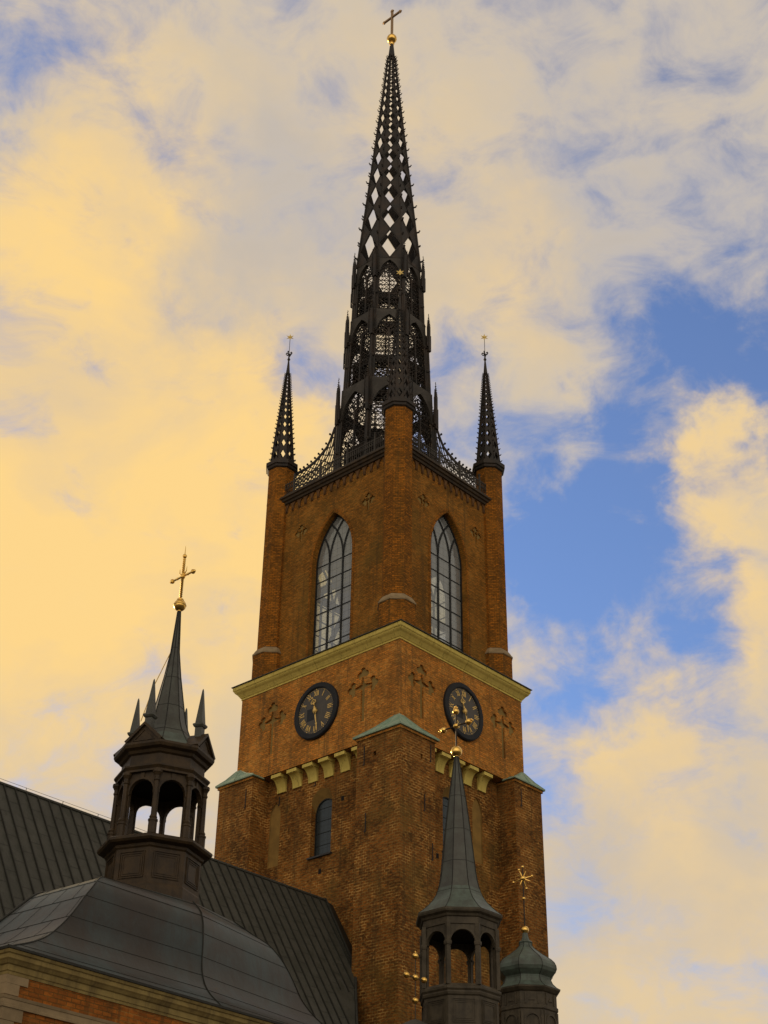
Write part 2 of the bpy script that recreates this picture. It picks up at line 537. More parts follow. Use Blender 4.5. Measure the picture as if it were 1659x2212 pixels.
def circ(cx, cz, r, n=12, a0=0.0, a1=2 * pi, end=False):
    k = n + 1 if end else n
    return [(cx + r * cos(a0 + (a1 - a0) * i / n), cz + r * sin(a0 + (a1 - a0) * i / n)) for i in range(k)]
def arch_pts(w, z0, h, n=8, cx=0.0):
    """pointed arch outline from right spring over the apex to left spring"""
    r = (w * w + h * h) / (2 * w)
    am = math.asin(min(1, h / r))
    R_ = [(cx + w - r + r * cos(am * i / n), z0 + r * sin(am * i / n)) for i in range(n + 1)]
    L_ = [(2 * cx - x, z) for x, z in reversed(R_[:-1])]
    return R_ + L_
def round_arch(w, z0, n=12, cx=0.0):
    return [(cx + w * cos(pi * i / n), z0 + w * sin(pi * i / n)) for i in range(n + 1)]
def budded_cross(cx, cz, a, w, low, lobe=.2):
    """outline of a cross with trefoil ends; a = arm length to the lobe centre, low = length of the stem below"""
    def end():
        out = []
        cs = [(0, lobe * 1.05), (0, -lobe * 1.05), (lobe * .95, 0)]
        th0 = pi - math.asin(min(.99, w / (lobe * 1.9)))
        N = 22
        for i in range(N + 1):
            th = -th0 + 2 * th0 * i / N
            u = (cos(th), sin(th))
            best = w
            for c in cs:
                b = u[0] * c[0] + u[1] * c[1]
                q = b * b - (c[0] ** 2 + c[1] ** 2 - (lobe * .82) ** 2)
                if q > 0:
                    best = max(best, b + sqrt(q))
            out.append((a + best * u[0], best * u[1]))
        return out
    e = end()
    pts = []
    for k in range(3):               # right, up, left
        ang = k * pi / 2
        for (x, y) in e:
            pts.append((cx + x * cos(ang) - y * sin(ang), cz + x * sin(ang) + y * cos(ang)))
        if k < 2:
            pts.append((cx + w, cz + w) if k == 0 else (cx - w, cz + w))
    pts += [(cx - w, cz - w), (cx - w, cz - low), (cx + w, cz - low), (cx + w, cz - w)]
    return pts
# maps from (t to the viewer's right, z, depth into the wall) onto the four walls of a rectangular tower
def wall(k, hx, hy):
    if k == 0: return lambda t, z, d: Vector((-(hx - d), -t, z))
    if k == 1: return lambda t, z, d: Vector((t, -(hy - d), z))
    if k == 2: return lambda t, z, d: Vector((hx - d, t, z))
    return lambda t, z, d: Vector((-t, hy - d, z))
def face(phi, ap, cx=0.0, cy=0.0, slope=0.0, z0=0.0):
    """map onto a face with normal phi at apothem ap (shrinking with z by slope)"""
    n = Vector((cos(phi), sin(phi), 0)); t_ = Vector((-sin(phi), cos(phi), 0)); c = Vector((cx, cy, 0))
    return lambda t, z, d: c + n * (ap - slope * (z - z0) - d) + t_ * t + Vector((0, 0, z))

# ------------------------------------------------------------------ ground
g = MB().lathe([(1500, 0)], 0, 0, 48, 0, True, False)
top(g.build('ground', 'ground'), kind='structure')

# ================================================================== THE BRICK TOWER
A, B = 4.883, 5.627
tower = empty('brick_tower', (0, 0, 0), 'tall square brick church tower with cream cornice and green-capped corner buttresses', 'tower')
LX, LY = 4.36, 5.104                 # lower walls, behind the corbels
Z_OV = 29.36                         # underside of the overhanging clock stage
Z_C0 = 34.34
EX, EY = 4.118, 4.746                # belfry walls
Z_TOP = 46.75
def prect(a, b, c, d):
    return [(a, c), (b, c), (b, d), (a, d)]
# lower stage
lw = MB()
for k in range(4):
    recess = MB()
    hx = LX if k % 2 == 0 else LY
    half = LY if k % 2 == 0 else LX
    mp = wall(k, LX, LY)
    wx = .145 if k == 0 else -.39
    win = [(wx + .695, 24.64)] + round_arch(.695, 27.36, 12, wx) + [(wx - .695, 24.64)]
    holes = [win]
    nx = -3.1 if k == 0 else 1.57
    nich = [(nx + .38, 24.75)] + arch_pts(.38, 27.35, .72, 6, nx) + [(nx - .38, 24.75)]
    holes.append(nich)
    lw.panel(mp, prect(-half, half, 0, Z_OV), holes, 0, .0)
    # reveals: window deep, niche shallow
    for h, dp in ((win, .34), (nich, .07)):
        n = len(h)
        (lw if h is win else recess).add([mp(a, b, 0) for a, b in h] + [mp(a, b, dp) for a, b in h], [(i, (i + 1) % n, n + (i + 1) % n, n + i) for i in range(n)])
    recess.fill(mp, nich, .07)
    recess.build('blind_niche', 'plaster', tower)
    # splayed plaster head and plain dark glazing behind it
    o_arc = round_arch(.695, 27.36, 12, wx)
    i_arc = round_arch(.66, 26.92, 12, wx)
    hd = MB()
    hd.add([mp(a, b, .002) for a, b in o_arc] + [mp(a, b, .31) for a, b in i_arc], [(i, i + 1, 14 + i, 13 + i) for i in range(12)])
    ww = MB().fill(mp, win, .34)
    f = MB()
    f.ribbon(mp, [(wx + .65, 24.66)] + round_arch(.65, 26.92, 12, wx) + [(wx - .65, 24.66)], .06, .29, .335)
    for q in range(1, 5):
        f.ribbon(mp, [(wx - .65, 24.66 + q * .62), (wx + .65, 24.66 + q * .62)], .018, .32, .338)
    fr = f.build('arched_window', 'winframe', tower)
    ww.build('glass_pane', 'glassdark', fr)
    hd.build('window_head', 'plaster', fr)
    MB().slab(mp, [(wx - .78, 24.56), (wx + .80, 24.56), (wx + .80, 24.64), (wx - .78, 24.64)], -.12, .34).build('sill', 'slate', fr)
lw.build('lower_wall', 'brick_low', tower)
# dark core so nothing shows through
# floor slab of the overhang
ov = MB()
ov.box(-A, A, -B, B, Z_OV - .002, Z_OV + .05)
# clock stage walls with blind crosses
cw = MB(); cb = MB()
for k in range(4):
    half = B if k % 2 == 0 else A
    mp = wall(k, A, B)
    cs = 3.2 if k % 2 == 0 else 3.23
    crosses = [budded_cross(s * cs, 32.42, .66, .125, 1.86, .215) for s in (-1, 1)]
    cw.panel(mp, prect(-half, half, Z_OV, Z_C0 + .2), crosses, 0, .11)
    for c in crosses:
        MB().fill(mp, c, .105).build('blind_cross', 'crossplaster', tower)
cw.add(ov.v, ov.f)
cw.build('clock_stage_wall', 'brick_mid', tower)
# corbels
def corbel(k, t):
    mp = wall(k, A, B)
    w = .305
    m = MB()
    prof = [(0.0, 29.20), (0.0, 29.355), (.53, 29.355), (.53, 28.50)]
    # quarter curve back from the front edge to the wall
    N = 8
    cv = [(.53 - .47 * (1 - cos(pi / 2 * i / N)) ** 1.0, 28.50 + (29.20 - 28.50) * sin(pi / 2 * i / N)) for i in range(N + 1)]
    cv = [(.45 - (.45 - .06) * (1 - cos(pi / 2 * i / N)), 28.50 + .66 * sin(pi / 2 * i / N)) for i in range(N + 1)]
    poly = [(.53, 28.50)] + cv + [(.06, 29.18), (.53, 29.18)]
    # side profile extruded along t
    P0 = [mp(t - w, z, d) for d, z in poly]
    P1 = [mp(t + w, z, d) for d, z in poly]
    m.loft([P0, P1], True, True, True)
    m.hull8([mp(t - w - .03, 29.18, .55), mp(t + w + .03, 29.18, .55), mp(t + w + .03, 29.18, -.0), mp(t - w - .03, 29.18, -.0),
             mp(t - w - .03, 29.352, .55), mp(t + w + .03, 29.352, .55), mp(t + w + .03, 29.352, -.0), mp(t - w - .03, 29.352, -.0)])
    m.build('corbel', 'cream', tower)
for k in (0, 2):
    for t in (-2.69, -1.585, -.48, .62, 1.73, 2.87):
        corbel(k, t)
for k in (1, 3):
    for t in (-2.48, -1.375, -.28, .79, 1.92):
        corbel(k, t)
# corner buttresses with green copper roofs
PP = .6
def buttress(sx, sy, wx, wy):
    """sx, sy: sign of the corner; wx: width along x, wy: width along y"""
    x0, y0 = sx * (A + PP), sy * (B + PP)
    x1, y1 = x0 - sx * wx, y0 - sy * wy
    m = MB()
    ZT = 29.28
    holes_l = []
    # outer faces with small putlog holes on the visible sides
    def wallx(t, z, d): return Vector((x0 - sx * d, t, z))
    def wally(t, z, d): return Vector((t, y0 - sy * d, z))
    hx_, hy_ = [], []
    if sx < 0 and sy < 0:
        hx_ = [prect(-4.72, -4.55, 28.18, 28.42)]
        hy_ = [prect(-4.02, -3.86, 28.10, 28.34)]
    m.panel(wallx, prect(min(y0, y1), max(y0, y1), 0, ZT), hx_, 0, .3)
    m.panel(wally, prect(min(x0, x1), max(x0, x1), 0, ZT), hy_, 0, .3)
    m.add([(x1, y0, 0), (x1, sy * (LY - .2), 0), (x1, sy * (LY - .2), ZT), (x1, y0, ZT)], [(0, 1, 2, 3)])
    m.add([(x0, y1, 0), (sx * (LX - .2), y1, 0), (sx * (LX - .2), y1, ZT), (x0, y1, ZT)], [(0, 1, 2, 3)])
    b = m.build('buttress', 'brick_low', tower)
    if hx_:
        MB().fill(wallx, hx_[0], .28).build('putlog_hole', 'dark', b)
        MB().fill(wally, hy_[0], .28).build('putlog_hole', 'dark', b)
    # copper roof
    ov_ = .16
    ex, ey = x0 + sx * ov_, y0 + sy * ov_
    fx, fy = x1 - sx * ov_, y1 - sy * ov_
    zb = ZT + .09
    rm = MB()
    ax, ay = sx * (A - .05), sy * (B - .05)
    apex = Vector((ax, ay, 30.34))
    E = [Vector((ax, fy, zb)), Vector((ex, fy, zb)), Vector((ex, ey, zb)), Vector((fx, ey, zb)), Vector((fx, ay, zb))]
    def mid(p, q, t, sag): return p.lerp(q, t) - Vector((0, 0, sag))
    MID = [mid(apex, e, .55, .07) for e in E]
    rm.add([apex] + MID + E, [(0, 1, 2), (0, 2, 3), (0, 3, 4), (0, 4, 5)] + [(1 + i, 6 + i, 7 + i, 2 + i) for i in range(4)])
    lip = [e - Vector((0, 0, .06)) for e in E]
    rm.add(E + lip, [(i, i + 1, i + 6, i + 5) for i in range(4)])
    rm.add(lip, [(0, 1, 2, 3, 4)])
    # standing seams
    for i in range(4):
        for tt in (.0, .5):
            a = MID[i].lerp(MID[i + 1], tt); e2 = E[i].lerp(E[i + 1], tt)
            rm.tube([apex.lerp(a, .15) + Vector((0, 0, .01)), a + Vector((0, 0, .012)), e2 + Vector((0, 0, .012))], .022, 4)
    rm.build('copper_roof', 'copper', b)
    # brick corbel course under the eave
    c = MB()
    o2 = .07
    c.box(min(x0 + sx * o2, x1 - sx * .02), max(x0 + sx * o2, x1 - sx * .02), min(y0 + sy * o2, y1 - sy * .02), max(y0 + sy * o2, y1 - sy * .02), ZT - .1, ZT + .028)
    c.build('eave_course', 'brick_mid', b)
    return b
BUT = {}
BUT['F'] = buttress(-1, -1, 2.52, 2.74)
buttress(-1, 1, 2.40, 2.52)
buttress(1, -1, 2.26, 2.4)
buttress(1, 1, 2.4, 2.4)
# small square putlog holes in the lower walls and iron wall anchors
for k, t, z in ((0, 1.55, 27.18), (0, .18, 23.85), (1, -1.5, 24.3), (1, -2.6, 24.9)):
    mp = wall(k, LX, LY)
    MB().slab(mp, prect(t - .09, t + .09, z - .12, z + .12), -.006, .05).build('putlog_hole', 'dark', tower)
def anchor(mp, t, z, h):
    m = MB()
    m.ribbon(mp, [(t, z), (t, z + h)], .045, -.03, .01)
    m.ribbon(mp, [(t - .08, z), (t + .02, z + .02)], .06, -.028, .01)
    m.build('wall_anchor', 'iron', tower)
mL, mLx = wall(0, LX, LY), wall(0, A + PP, B + PP)
mR, mRx = wall(1, LX, LY), wall(1, A + PP, B + PP)
for mp, t, z, h in ((mL, -.35, 28.3, .65), (mL, 2.62, 28.2, .7), (mL, -2.85, 27.9, .45), (mLx, 3.98, 27.9, .95), (mLx, 4.15, 24.6, .9), (mLx, -4.15, 27.75, .95),
                     (mRx, -3.3, 28.15, .85), (mRx, -3.75, 25.6, .8), (mRx, 3.75, 28.0, .9), (mRx, -3.2, 23.4, .8)):
    anchor(mp, t, z, h)
# cream cornice
def rect_ring(x, y, z): return [(-x, -y, z), (x, -y, z), (x, y, z), (-x, y, z)]
cprof = [(-.05, Z_C0 - .06), (.035, Z_C0 - .06), (.035, Z_C0 + .03), (.07, Z_C0 + .05), (.12, Z_C0 + .13), (.20, Z_C0 + .24), (.28, Z_C0 + .31), (.325, Z_C0 + .37), (.33, Z_C0 + .42), (.36, Z_C0 + .425), (.385, Z_C0 + .47), (.39, Z_C0 + .63), (.37, Z_C0 + .65)]
co = MB().loft([rect_ring(A + o_, B + o_, z) for o_, z in cprof])
cor = co.build('cornice', 'cream', tower)
fl = MB().loft([rect_ring(A + o_, B + o_, z) for o_, z in ((.37, Z_C0 + .645), (.455, Z_C0 + .655), (.455, Z_C0 + .69), (-.95, Z_C0 + .98))])
fl.build('copper_flashing', 'roof', cor)
# belfry walls with windows and little crosses
bw = MB(); bc = MB()
WW, WZ0, WSP, WAP = 1.5, 34.6, 41.40, 44.30
for k in range(4):
    half = EY if k % 2 == 0 else EX
    mp = wall(k, EX, EY)
    cx = 0.03 if k == 1 else -.03
    win = [(cx + WW, WZ0)] + arch_pts(WW, WSP, WAP - WSP, 12, cx) + [(cx - WW, WZ0)]
    cs = 2.56 if k % 2 == 0 else 2.25
    qs = [budded_cross(s * cs + (.2 if k == 1 else 0) * 1 - (.22 if k == 0 else 0) * 0, 44.0, .22, .07, .62, .15) for s in (-1, 1)]
    bw.panel(mp, prect(-half, half, 34.3, Z_TOP), [win] + qs, 0, .42)
    for q in qs:
        MB().fill(mp, q, .08).build('small_blind_cross', 'crossplaster', tower)
    # moulded brick arch round the opening
    rim = [(cx + WW + .09, 34.6)] + arch_pts(WW + .09, WSP, WAP - WSP + .19, 12, cx) + [(cx - WW - .09, 34.6)]
    am = MB().ribbon(mp, rim, .17, -.025, .06)
    am.build('window_arch', 'brick_turret', tower)
    # iron frame
    f = MB()
    f.ribbon(mp, [(cx + WW - .055, WZ0)] + arch_pts(WW - .055, WSP, WAP - WSP - .1, 12, cx) + [(cx - WW + .055, WZ0)], .10, .31, .42)
    for mt in (-.5, .5):
        f.ribbon(mp, [(cx + mt, WZ0), (cx + mt, WSP + .02)], .095, .31, .42)
    r = (WW * WW + (WAP - WSP) ** 2) / (2 * WW)
    def inside(t, z):
        if z < WSP: return abs(t) < WW
        return (abs(t) - (WW - r)) ** 2 + (z - WSP) ** 2 < (r - .02) ** 2
    for mt in (-.5, .5):
        for sg in (1, -1):
            pts = []
            c0 = mt + sg * r
            for i in range(40):
                a = i * .022
                t, z = c0 - sg * r * cos(a), WSP + r * sin(a)
                if not inside(t, z): break
                pts.append((cx + t, z))
            if len(pts) > 1:
                f.ribbon(mp, pts, .09, .315, .42)
    for q in range(8):
        z = WSP - .02 - q * .98
        f.ribbon(mp, [(cx - WW, z), (cx + WW, z)], .05, .335, .40)
    fr = f.build('belfry_window', 'winframe', tower)
    g_ = MB().fill(mp, win, .36)
    g_.build('glass_pane', 'glass', fr)
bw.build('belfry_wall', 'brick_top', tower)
# timbers of the bell frame inside
bf = MB()
for s in (-1, 1):
    bf.box(-3.6, 3.6, s * 1.5 - .14, s * 1.5 + .14, 39.4, 39.75)
    bf.box(s * 1.3 - .14, s * 1.3 + .14, -4.2, 4.2, 41.6, 41.95)
    bf.tube([(s * 2.4, -2.2, 35), (s * .6, 1.0, 44)], .16, 4)
    bf.tube([(-2.2, s * 2.6, 35), (1.2, s * 1.2, 44)], .16, 4)
    bf.tube([(s * 1.6, 2.4, 38), (-s * 1.6, 3.2, 44)], .14, 4)
bf.build('bell_frame', 'timber', tower)
fl = MB().box(-EX + .06, EX - .06, -EY + .06, EY - .06, 34.9, 35.0)
fl.build('belfry_floor', 'timber', tower)
# arched brick frieze hanging below the eave
for k in range(4):
    fz = MB()
    half = (EY if k % 2 == 0 else EX) - .45
    mp = wall(k, EX, EY)
    n = 17 if k % 2 == 0 else 15
    st = 2 * half / n
    for i in range(n):
        c0 = -half + (i + .5) * st
        w = st * .36
        o_ = [(c0 - st / 2, 46.4), (c0 - st / 2, 45.98), (c0 - st / 2 + .05, 45.72), (c0 - w, 45.74)] + list(reversed(arch_pts(w, 45.95, .34, 5, c0))) + [(c0 + w, 45.74), (c0 + st / 2 - .05, 45.72), (c0 + st / 2, 45.98), (c0 + st / 2, 46.4)]
        fz.slab(mp, o_, -.08, .01)
    fz.build('arched_frieze', 'frieze', tower)
eb = MB().loft([rect_ring(EX + o_, EY + o_, z) for o_, z in ((-.1, 46.28), (.16, 46.28), (.20, 46.40), (.28, 46.44), (.32, 46.56), (.40, 46.60), (.40, 46.72), (-3.9, 46.80))])
eb.build('iron_eave', 'lead', tower)
# corner turrets
TX, TY = 3.987, 4.595
A8 = pi / 8
def turret(sx, sy):
    x, y = sx * TX, sy * TY
    t = MB().lathe([(.80, 34.4), (.80, 49.0)], x, y, 8, A8, False, False)
    o = t.build('corner_turret', 'brick_turret', tower)
    b = MB().lathe([(1.0, 34.4), (1.0, 36.72)], x, y, 8, A8, False, False)
    b.build('turret_base', 'brick_turret', o)
    m = MB().lathe([(1.0, 36.70), (1.05, 36.72), (1.05, 36.80), (1.0, 36.84), (.92, 36.98), (.79, 37.16)], x, y, 8, A8, True, True)
    m.build('base_moulding', 'quoin', o)
    c = MB().lathe([(.79, 48.86), (.90, 48.93), (.93, 49.06), (1.0, 49.10), (1.0, 49.34), (.9, 49.42), (.74, 49.5)], x, y, 8, A8, True, True)
    c.build('turret_cap', 'iron', o)
for sx, sy in ((-1, -1), (-1, 1), (1, -1), (1, 1)):
    turret(sx, sy)

# ================================================================== CLOCKS
def clock(k, t0, label):
    mp0 = wall(k, A, B)
    zc = 32.0
    c = mp0(t0, zc, 0)
    root = empty('tower_clock', c, label, 'clock', 'clocks on the tower')
    mp = lambda t, z, d: mp0(t0 + t, zc + z, d)
    m = MB()
    prof = [(1.22, -.10), (1.22, -.13), (1.28, -.17), (1.46, -.17), (1.52, -.12), (1.53, .0)]
    m.loft([[mp(r * cos(2 * pi * i / 48), r * sin(2 * pi * i / 48), d) for i in range(48)] for r, d in prof])
    m.build('rim', 'dialring', root)
    d_ = MB().fill(mp, circ(0, 0, 1.24, 48), -.09)
    dots = MB()
    for i in range(60):
        a = 2 * pi * i / 60
        dots.slab(mp, circ(1.17 * sin(a), 1.17 * cos(a), .030 if i % 5 == 0 else .013, 6), -.10, -.092)
    dial = d_.build('dial', 'dial', root, extra=[(dots, 'goldp')])
    # hatch
    MB().slab(mp, prect(-.62, -.10, -.46, .20) if k == 0 else prect(-.58, -.1, -.45, .2), -.094, -.09).build('hatch_panel', 'hatch', dial)
    romans = ['XII', 'I', 'II', 'III', 'IIII', 'V', 'VI', 'VII', 'VIII', 'IX', 'X', 'XI']
    for i, s in enumerate(romans):
        a = 2 * pi * i / 12
        mm = MB()
        wd = {'I': .085, 'V': .17, 'X': .17}
        tot = sum(wd[ch] for ch in s)
        x = -tot / 2
        r0, r1 = .82, 1.10
        def q(u, r):
            return (r * sin(a) + u * cos(a), r * cos(a) - u * sin(a))
        for ch in s:
            w = wd[ch]
            if ch == 'I':
                mm.ribbon(mp, [q(x + w / 2, r0), q(x + w / 2, r1)], .034, -.105, -.092)
            elif ch == 'V':
                mm.ribbon(mp, [q(x + .02, r1), q(x + w / 2, r0)], .036, -.105, -.092)
                mm.ribbon(mp, [q(x + w - .02, r1), q(x + w / 2, r0)], .018, -.105, -.092)
            else:
                mm.ribbon(mp, [q(x + .02, r1), q(x + w - .02, r0)], .036, -.105, -.092)
                mm.ribbon(mp, [q(x + w - .02, r1), q(x + .02, r0)], .018, -.105, -.092)
            x += w
        mm.build('numeral', 'goldp', dial)
    def hand(ang, parts, nm, d0):
        h = MB()
        fr = lambda u, v: (v * sin(ang) + u * cos(ang), v * cos(ang) - u * sin(ang))
        for kind, *ar in parts:
            if kind == 'poly':
                h.slab(mp, [fr(*p) for p in ar[0]], d0 - .02, d0)
            elif kind == 'ring':
                u, v, r, w = ar
                h.ribbon(mp, [fr(*p) for p in circ(u, v, r, 12)], w, d0 - .02, d0, True)
        h.build(nm, 'goldp', root)
    ha = 2 * pi * (11 + 28 / 60) / 12
    ma = 2 * pi * 28.2 / 60
    hand(ha, [('poly', [(-.045, -.12), (.045, -.12), (.04, .46), (-.04, .46)]), ('ring', -.09, .52, .07, .035), ('ring', .09, .52, .07, .035), ('ring', 0, .60, .06, .035), ('poly', [(-.03, .64), (.03, .64), (.0, .86)]), ('poly', [(-.06, .3), (.0, .25), (.06, .3), (.0, .38)])], 'hour_hand', -.14)
    hand(ma, [('poly', [(-.045, -.15), (.045, -.15), (.022, .95), (-.022, .95)]), ('poly', [(-.07, .14), (.0, .05), (.07, .14), (.0, .30)]), ('ring', 0, .78, .045, .03), ('poly', [(-.02, .94), (.02, .94), (0, 1.10)])], 'minute_hand', -.18)
    hb = MB()
    hb.loft([[mp(r * cos(2 * pi * i / 12), r * sin(2 * pi * i / 12), d) for i in range(12)] for r, d in ((.10, -.09), (.10, -.2), (.06, -.24))], True, False, True)
    for i in range(12):
        a = 2 * pi * i / 12
        hb.slab(mp, [(.08 * cos(a - .15), .08 * sin(a - .15)), (.17 * cos(a), .17 * sin(a)), (.08 * cos(a + .15), .08 * sin(a + .15))], -.205, -.19)
    hb.build('hub', 'goldp', root)
clock(0, .08, 'round black tower clock on the left face with an unobstructed dial')
clock(1, -.08, 'round black tower clock partly hidden behind the gilded cross of the slender spire')

# ================================================================== IRON SPIRE
spire = empty('iron_spire', (0, 0, 46.8), 'great openwork black iron spire with lattice diamonds rising from the top of the brick tower', 'spire')
def oct_pts(R, z, a0=A8):
    return [Vector((R * cos(a0 + i * pi / 4), R * sin(a0 + i * pi / 4), z)) for i in range(8)]
TIERS = [(46.8, 53.75, 3.13, 2.95, 51.75, 53.5, True), (53.75, 59.3, 2.70, 2.52, 57.7, 59.2, True), (59.3, 64.0, 2.30, 2.19, 62.6, 63.9, True)]
def quatre(m, mp, x, z, r, w, d0, d1):
    m.ribbon(mp, circ(x, z, r, 12), w, d0, d1, True)
    for a in range(4):
        an = a * pi / 2 + pi / 4
        m.ribbon(mp, [(x + r * .98 * cos(an), z + r * .98 * sin(an)), (x + r * .38 * cos(an), z + r * .38 * sin(an))], w, d0, d1)
for ti, (z0, z1, R0, R1, zi, za, _) in enumerate(TIERS):
    c225 = cos(A8)
    slope = (R0 - R1) * c225 / (z1 - z0)
    fm = MB(); trs = []
    def Rz(z): return R0 + (R1 - R0) * (z - z0) / (z1 - z0)
    for k in range(8):
        phi = k * pi / 4
        tr = MB(); trs.append(tr)
        mp = face(phi, R0 * c225, 0, 0, slope, z0)
        hw = lambda z: Rz(z) * sin(A8)
        wz = hw(zi) - .13
        # arched spandrel plate
        dz = .25 if ti < 2 else .03
        hole = [(wz, zi)] + arch_pts(wz, zi + .02, za - zi, 7) + [(-wz, zi)]
        poly = [(hw(zi), zi), (hw(z1 + dz), z1 + dz), (-hw(z1 + dz), z1 + dz), (-hw(zi), zi), (-wz, zi)] + list(reversed(arch_pts(wz, zi + .02, za - zi, 7))) + [(wz, zi)]
        fm.slab(mp, poly, 0.0, .16)
        # moulded arch ribs
        fm.ribbon(mp, arch_pts(wz - .03, zi, za - zi - .04, 8), .10, -.05, .2)
        # gable roll on the plate and a small trefoil eye
        tr.ribbon(mp, [(0, z0), (0, zi + .35)], .085, .04, .16)
        # two lancets and an eye in the head
        for s in (-1, 1):
            w2 = wz / 2 - .02
            tr.ribbon(mp, arch_pts(w2, zi - .25, .62, 6, s * wz / 2), .05, .05, .12)
            tr.ribbon(mp, [(s * wz * .98, z0), (s * wz * .98, zi)], .05, .05, .13)
        quatre(tr, mp, 0, zi + (za - zi) * .42, min(.26, wz * .32), .04, .05, .12)
        for s in (-1, 1):
            quatre(tr, mp, s * wz * .52, zi + .16, wz * .17, .03, .05, .11)
        # fine lace of quatrefoils, crosses and little rings between the bars
        nx = 4
        cwid = 2 * wz / nx
        ar_ = (wz * wz + (za - zi) ** 2) / (2 * wz)
        def half(z_):
            if z_ <= zi: return wz
            q_ = ar_ * ar_ - (z_ - zi) ** 2
            return max(0.0, sqrt(max(0.0, q_)) + wz - ar_)
        rows = int(round((za - z0) / (cwid * 1.02)))
        hh = (za - z0) / rows
        for rr in range(rows):
            zc_ = z0 + (rr + .5) * hh
            hwz = half(zc_ + hh * .4)
            for q in range(nx):
                xx = -wz + (q + .5) * cwid
                if abs(xx) > hwz: continue
                rad = min(cwid, hh) * .47
                kind = (rr * 2 + q + ti + (rr // 3)) % 4
                if kind == 0:
                    quatre(tr, mp, xx, zc_, rad, .025, .06, .11)
                elif kind in (1, 3):
                    tr.ribbon(mp, [(xx - cwid / 2, zc_ - hh / 2), (xx + cwid / 2, zc_ + hh / 2)], .026, .06, .11)
                    tr.ribbon(mp, [(xx - cwid / 2, zc_ + hh / 2), (xx + cwid / 2, zc_ - hh / 2)], .026, .062, .112)
                else:
                    tr.ribbon(mp, circ(xx, zc_, rad * .66, 8), .026, .06, .11, True)
                    tr.ribbon(mp, [(xx - cwid / 2, zc_), (xx - rad * .6, zc_)], .024, .06, .11)
                    tr.ribbon(mp, [(xx + rad * .6, zc_), (xx + cwid / 2, zc_)], .024, .06, .11)
            hb_ = half(zc_ + hh / 2)
            if hb_ > .1:
                tr.ribbon(mp, [(-hb_, zc_ + hh / 2), (hb_, zc_ + hh / 2)], .03 if rr % 4 else .05, .06, .11)
    t = fm.build('arcade_tier', 'iron2', spire)
    for tr in trs:
        tr.build('tracery', 'iron', t)
    # floor ring seen from below inside each tier
    fz_ = z0 + (zi - z0) * .5
    ri = MB()
    Rr = Rz(fz_) * .86
    ri.loft([oct_pts(Rr, fz_), oct_pts(Rr, fz_ + .42), oct_pts(Rr * .6, fz_ + .42), oct_pts(Rr * .6, fz_), oct_pts(Rr, fz_)])
    for k in range(8):
        a = k * pi / 4
        ri.tube([(Rr * .6 * cos(a), Rr * .6 * sin(a), fz_ + .2), (.25 * cos(a), .25 * sin(a), fz_ + .2)], .05, 4)
    ri.build('platform', 'iron', t)
    # columns and pinnacles on the eight corners
    for k in range(8):
        a = A8 + k * pi / 4
        u = Vector((cos(a), sin(a), 0)); v = Vector((-sin(a), cos(a), 0))
        def pt(z, du=0, dv=0):
            return u * (Rz(z) + du) + v * dv + Vector((0, 0, z))
        cm = MB()
        for du, dv, r in ((.0, .0, .11), (-.06, .14, .065), (-.06, -.14, .065), (.12, 0, .06)):
            cm.tube([pt(z0, du, dv), pt(zi, du, dv)], r, 6)
        for zz, r in ((z0 + .12, .25), (z0 + (zi - z0) * .52, .20), (zi - .06, .25)):
            cm.lathe([(r * .8, zz - .1), (r, zz), (r * .8, zz + .1)], pt(zz).x, pt(zz).y, 8, a)
        cm.build('column', 'iron', t)
        pm = MB()
        s = .085
        zb = zi - .35
        zt = z1 + (1.0 if ti == 0 else .55 if ti == 1 else .85)
        zt = {0: 54.55, 1: 60.0, 2: 64.9}[ti]
        pr = Rz(zi) + .16
        def pp(z, r=pr): return u * r + Vector((0, 0, z))
        # stepped pinnacle pier standing before the plate
        for (za_, zb_, w) in ((zb, zi + (z1 - zi) * .55, .13), (zi + (z1 - zi) * .55, z1 + .05, .10)):
            pm.tube([pp(za_), pp(zb_)], w * 1.2, 4)
        pm.tube([pp(z1), pp(zt)], .075, 5, .018)
        for q in range(5):
            zz = z1 + (zt - z1) * (q + .5) / 6
            for sgn in (u, v, -v):
                c0 = pp(zz)
                pm.tube([c0, c0 + sgn * (.12 - .012 * q) + Vector((0, 0, .05))], .025, 4)
        for sv in (-1, 1):
            o_ = v * .24 * sv
            zq = z1 + (zt - z1) * .62
            pm.tube([pp(zi - .1) + o_, pp(z1 - .1) + o_ * .9, pp(zq) + o_ * .8], .06, 4, .016)
            pm.tube([pp(zi + .1), pp(zi + .1) + o_], .05, 4)
        pm.sphere(pp(zt + .02), .055, 6, 4)
        pm.tube([pp(zt), pp(zt + .36)], .016, 4)
        pm.tube([pp(zt + .22) - v * .09, pp(zt + .22) + v * .09], .016, 4)
        pm.build('pinnacle', 'iron', t)
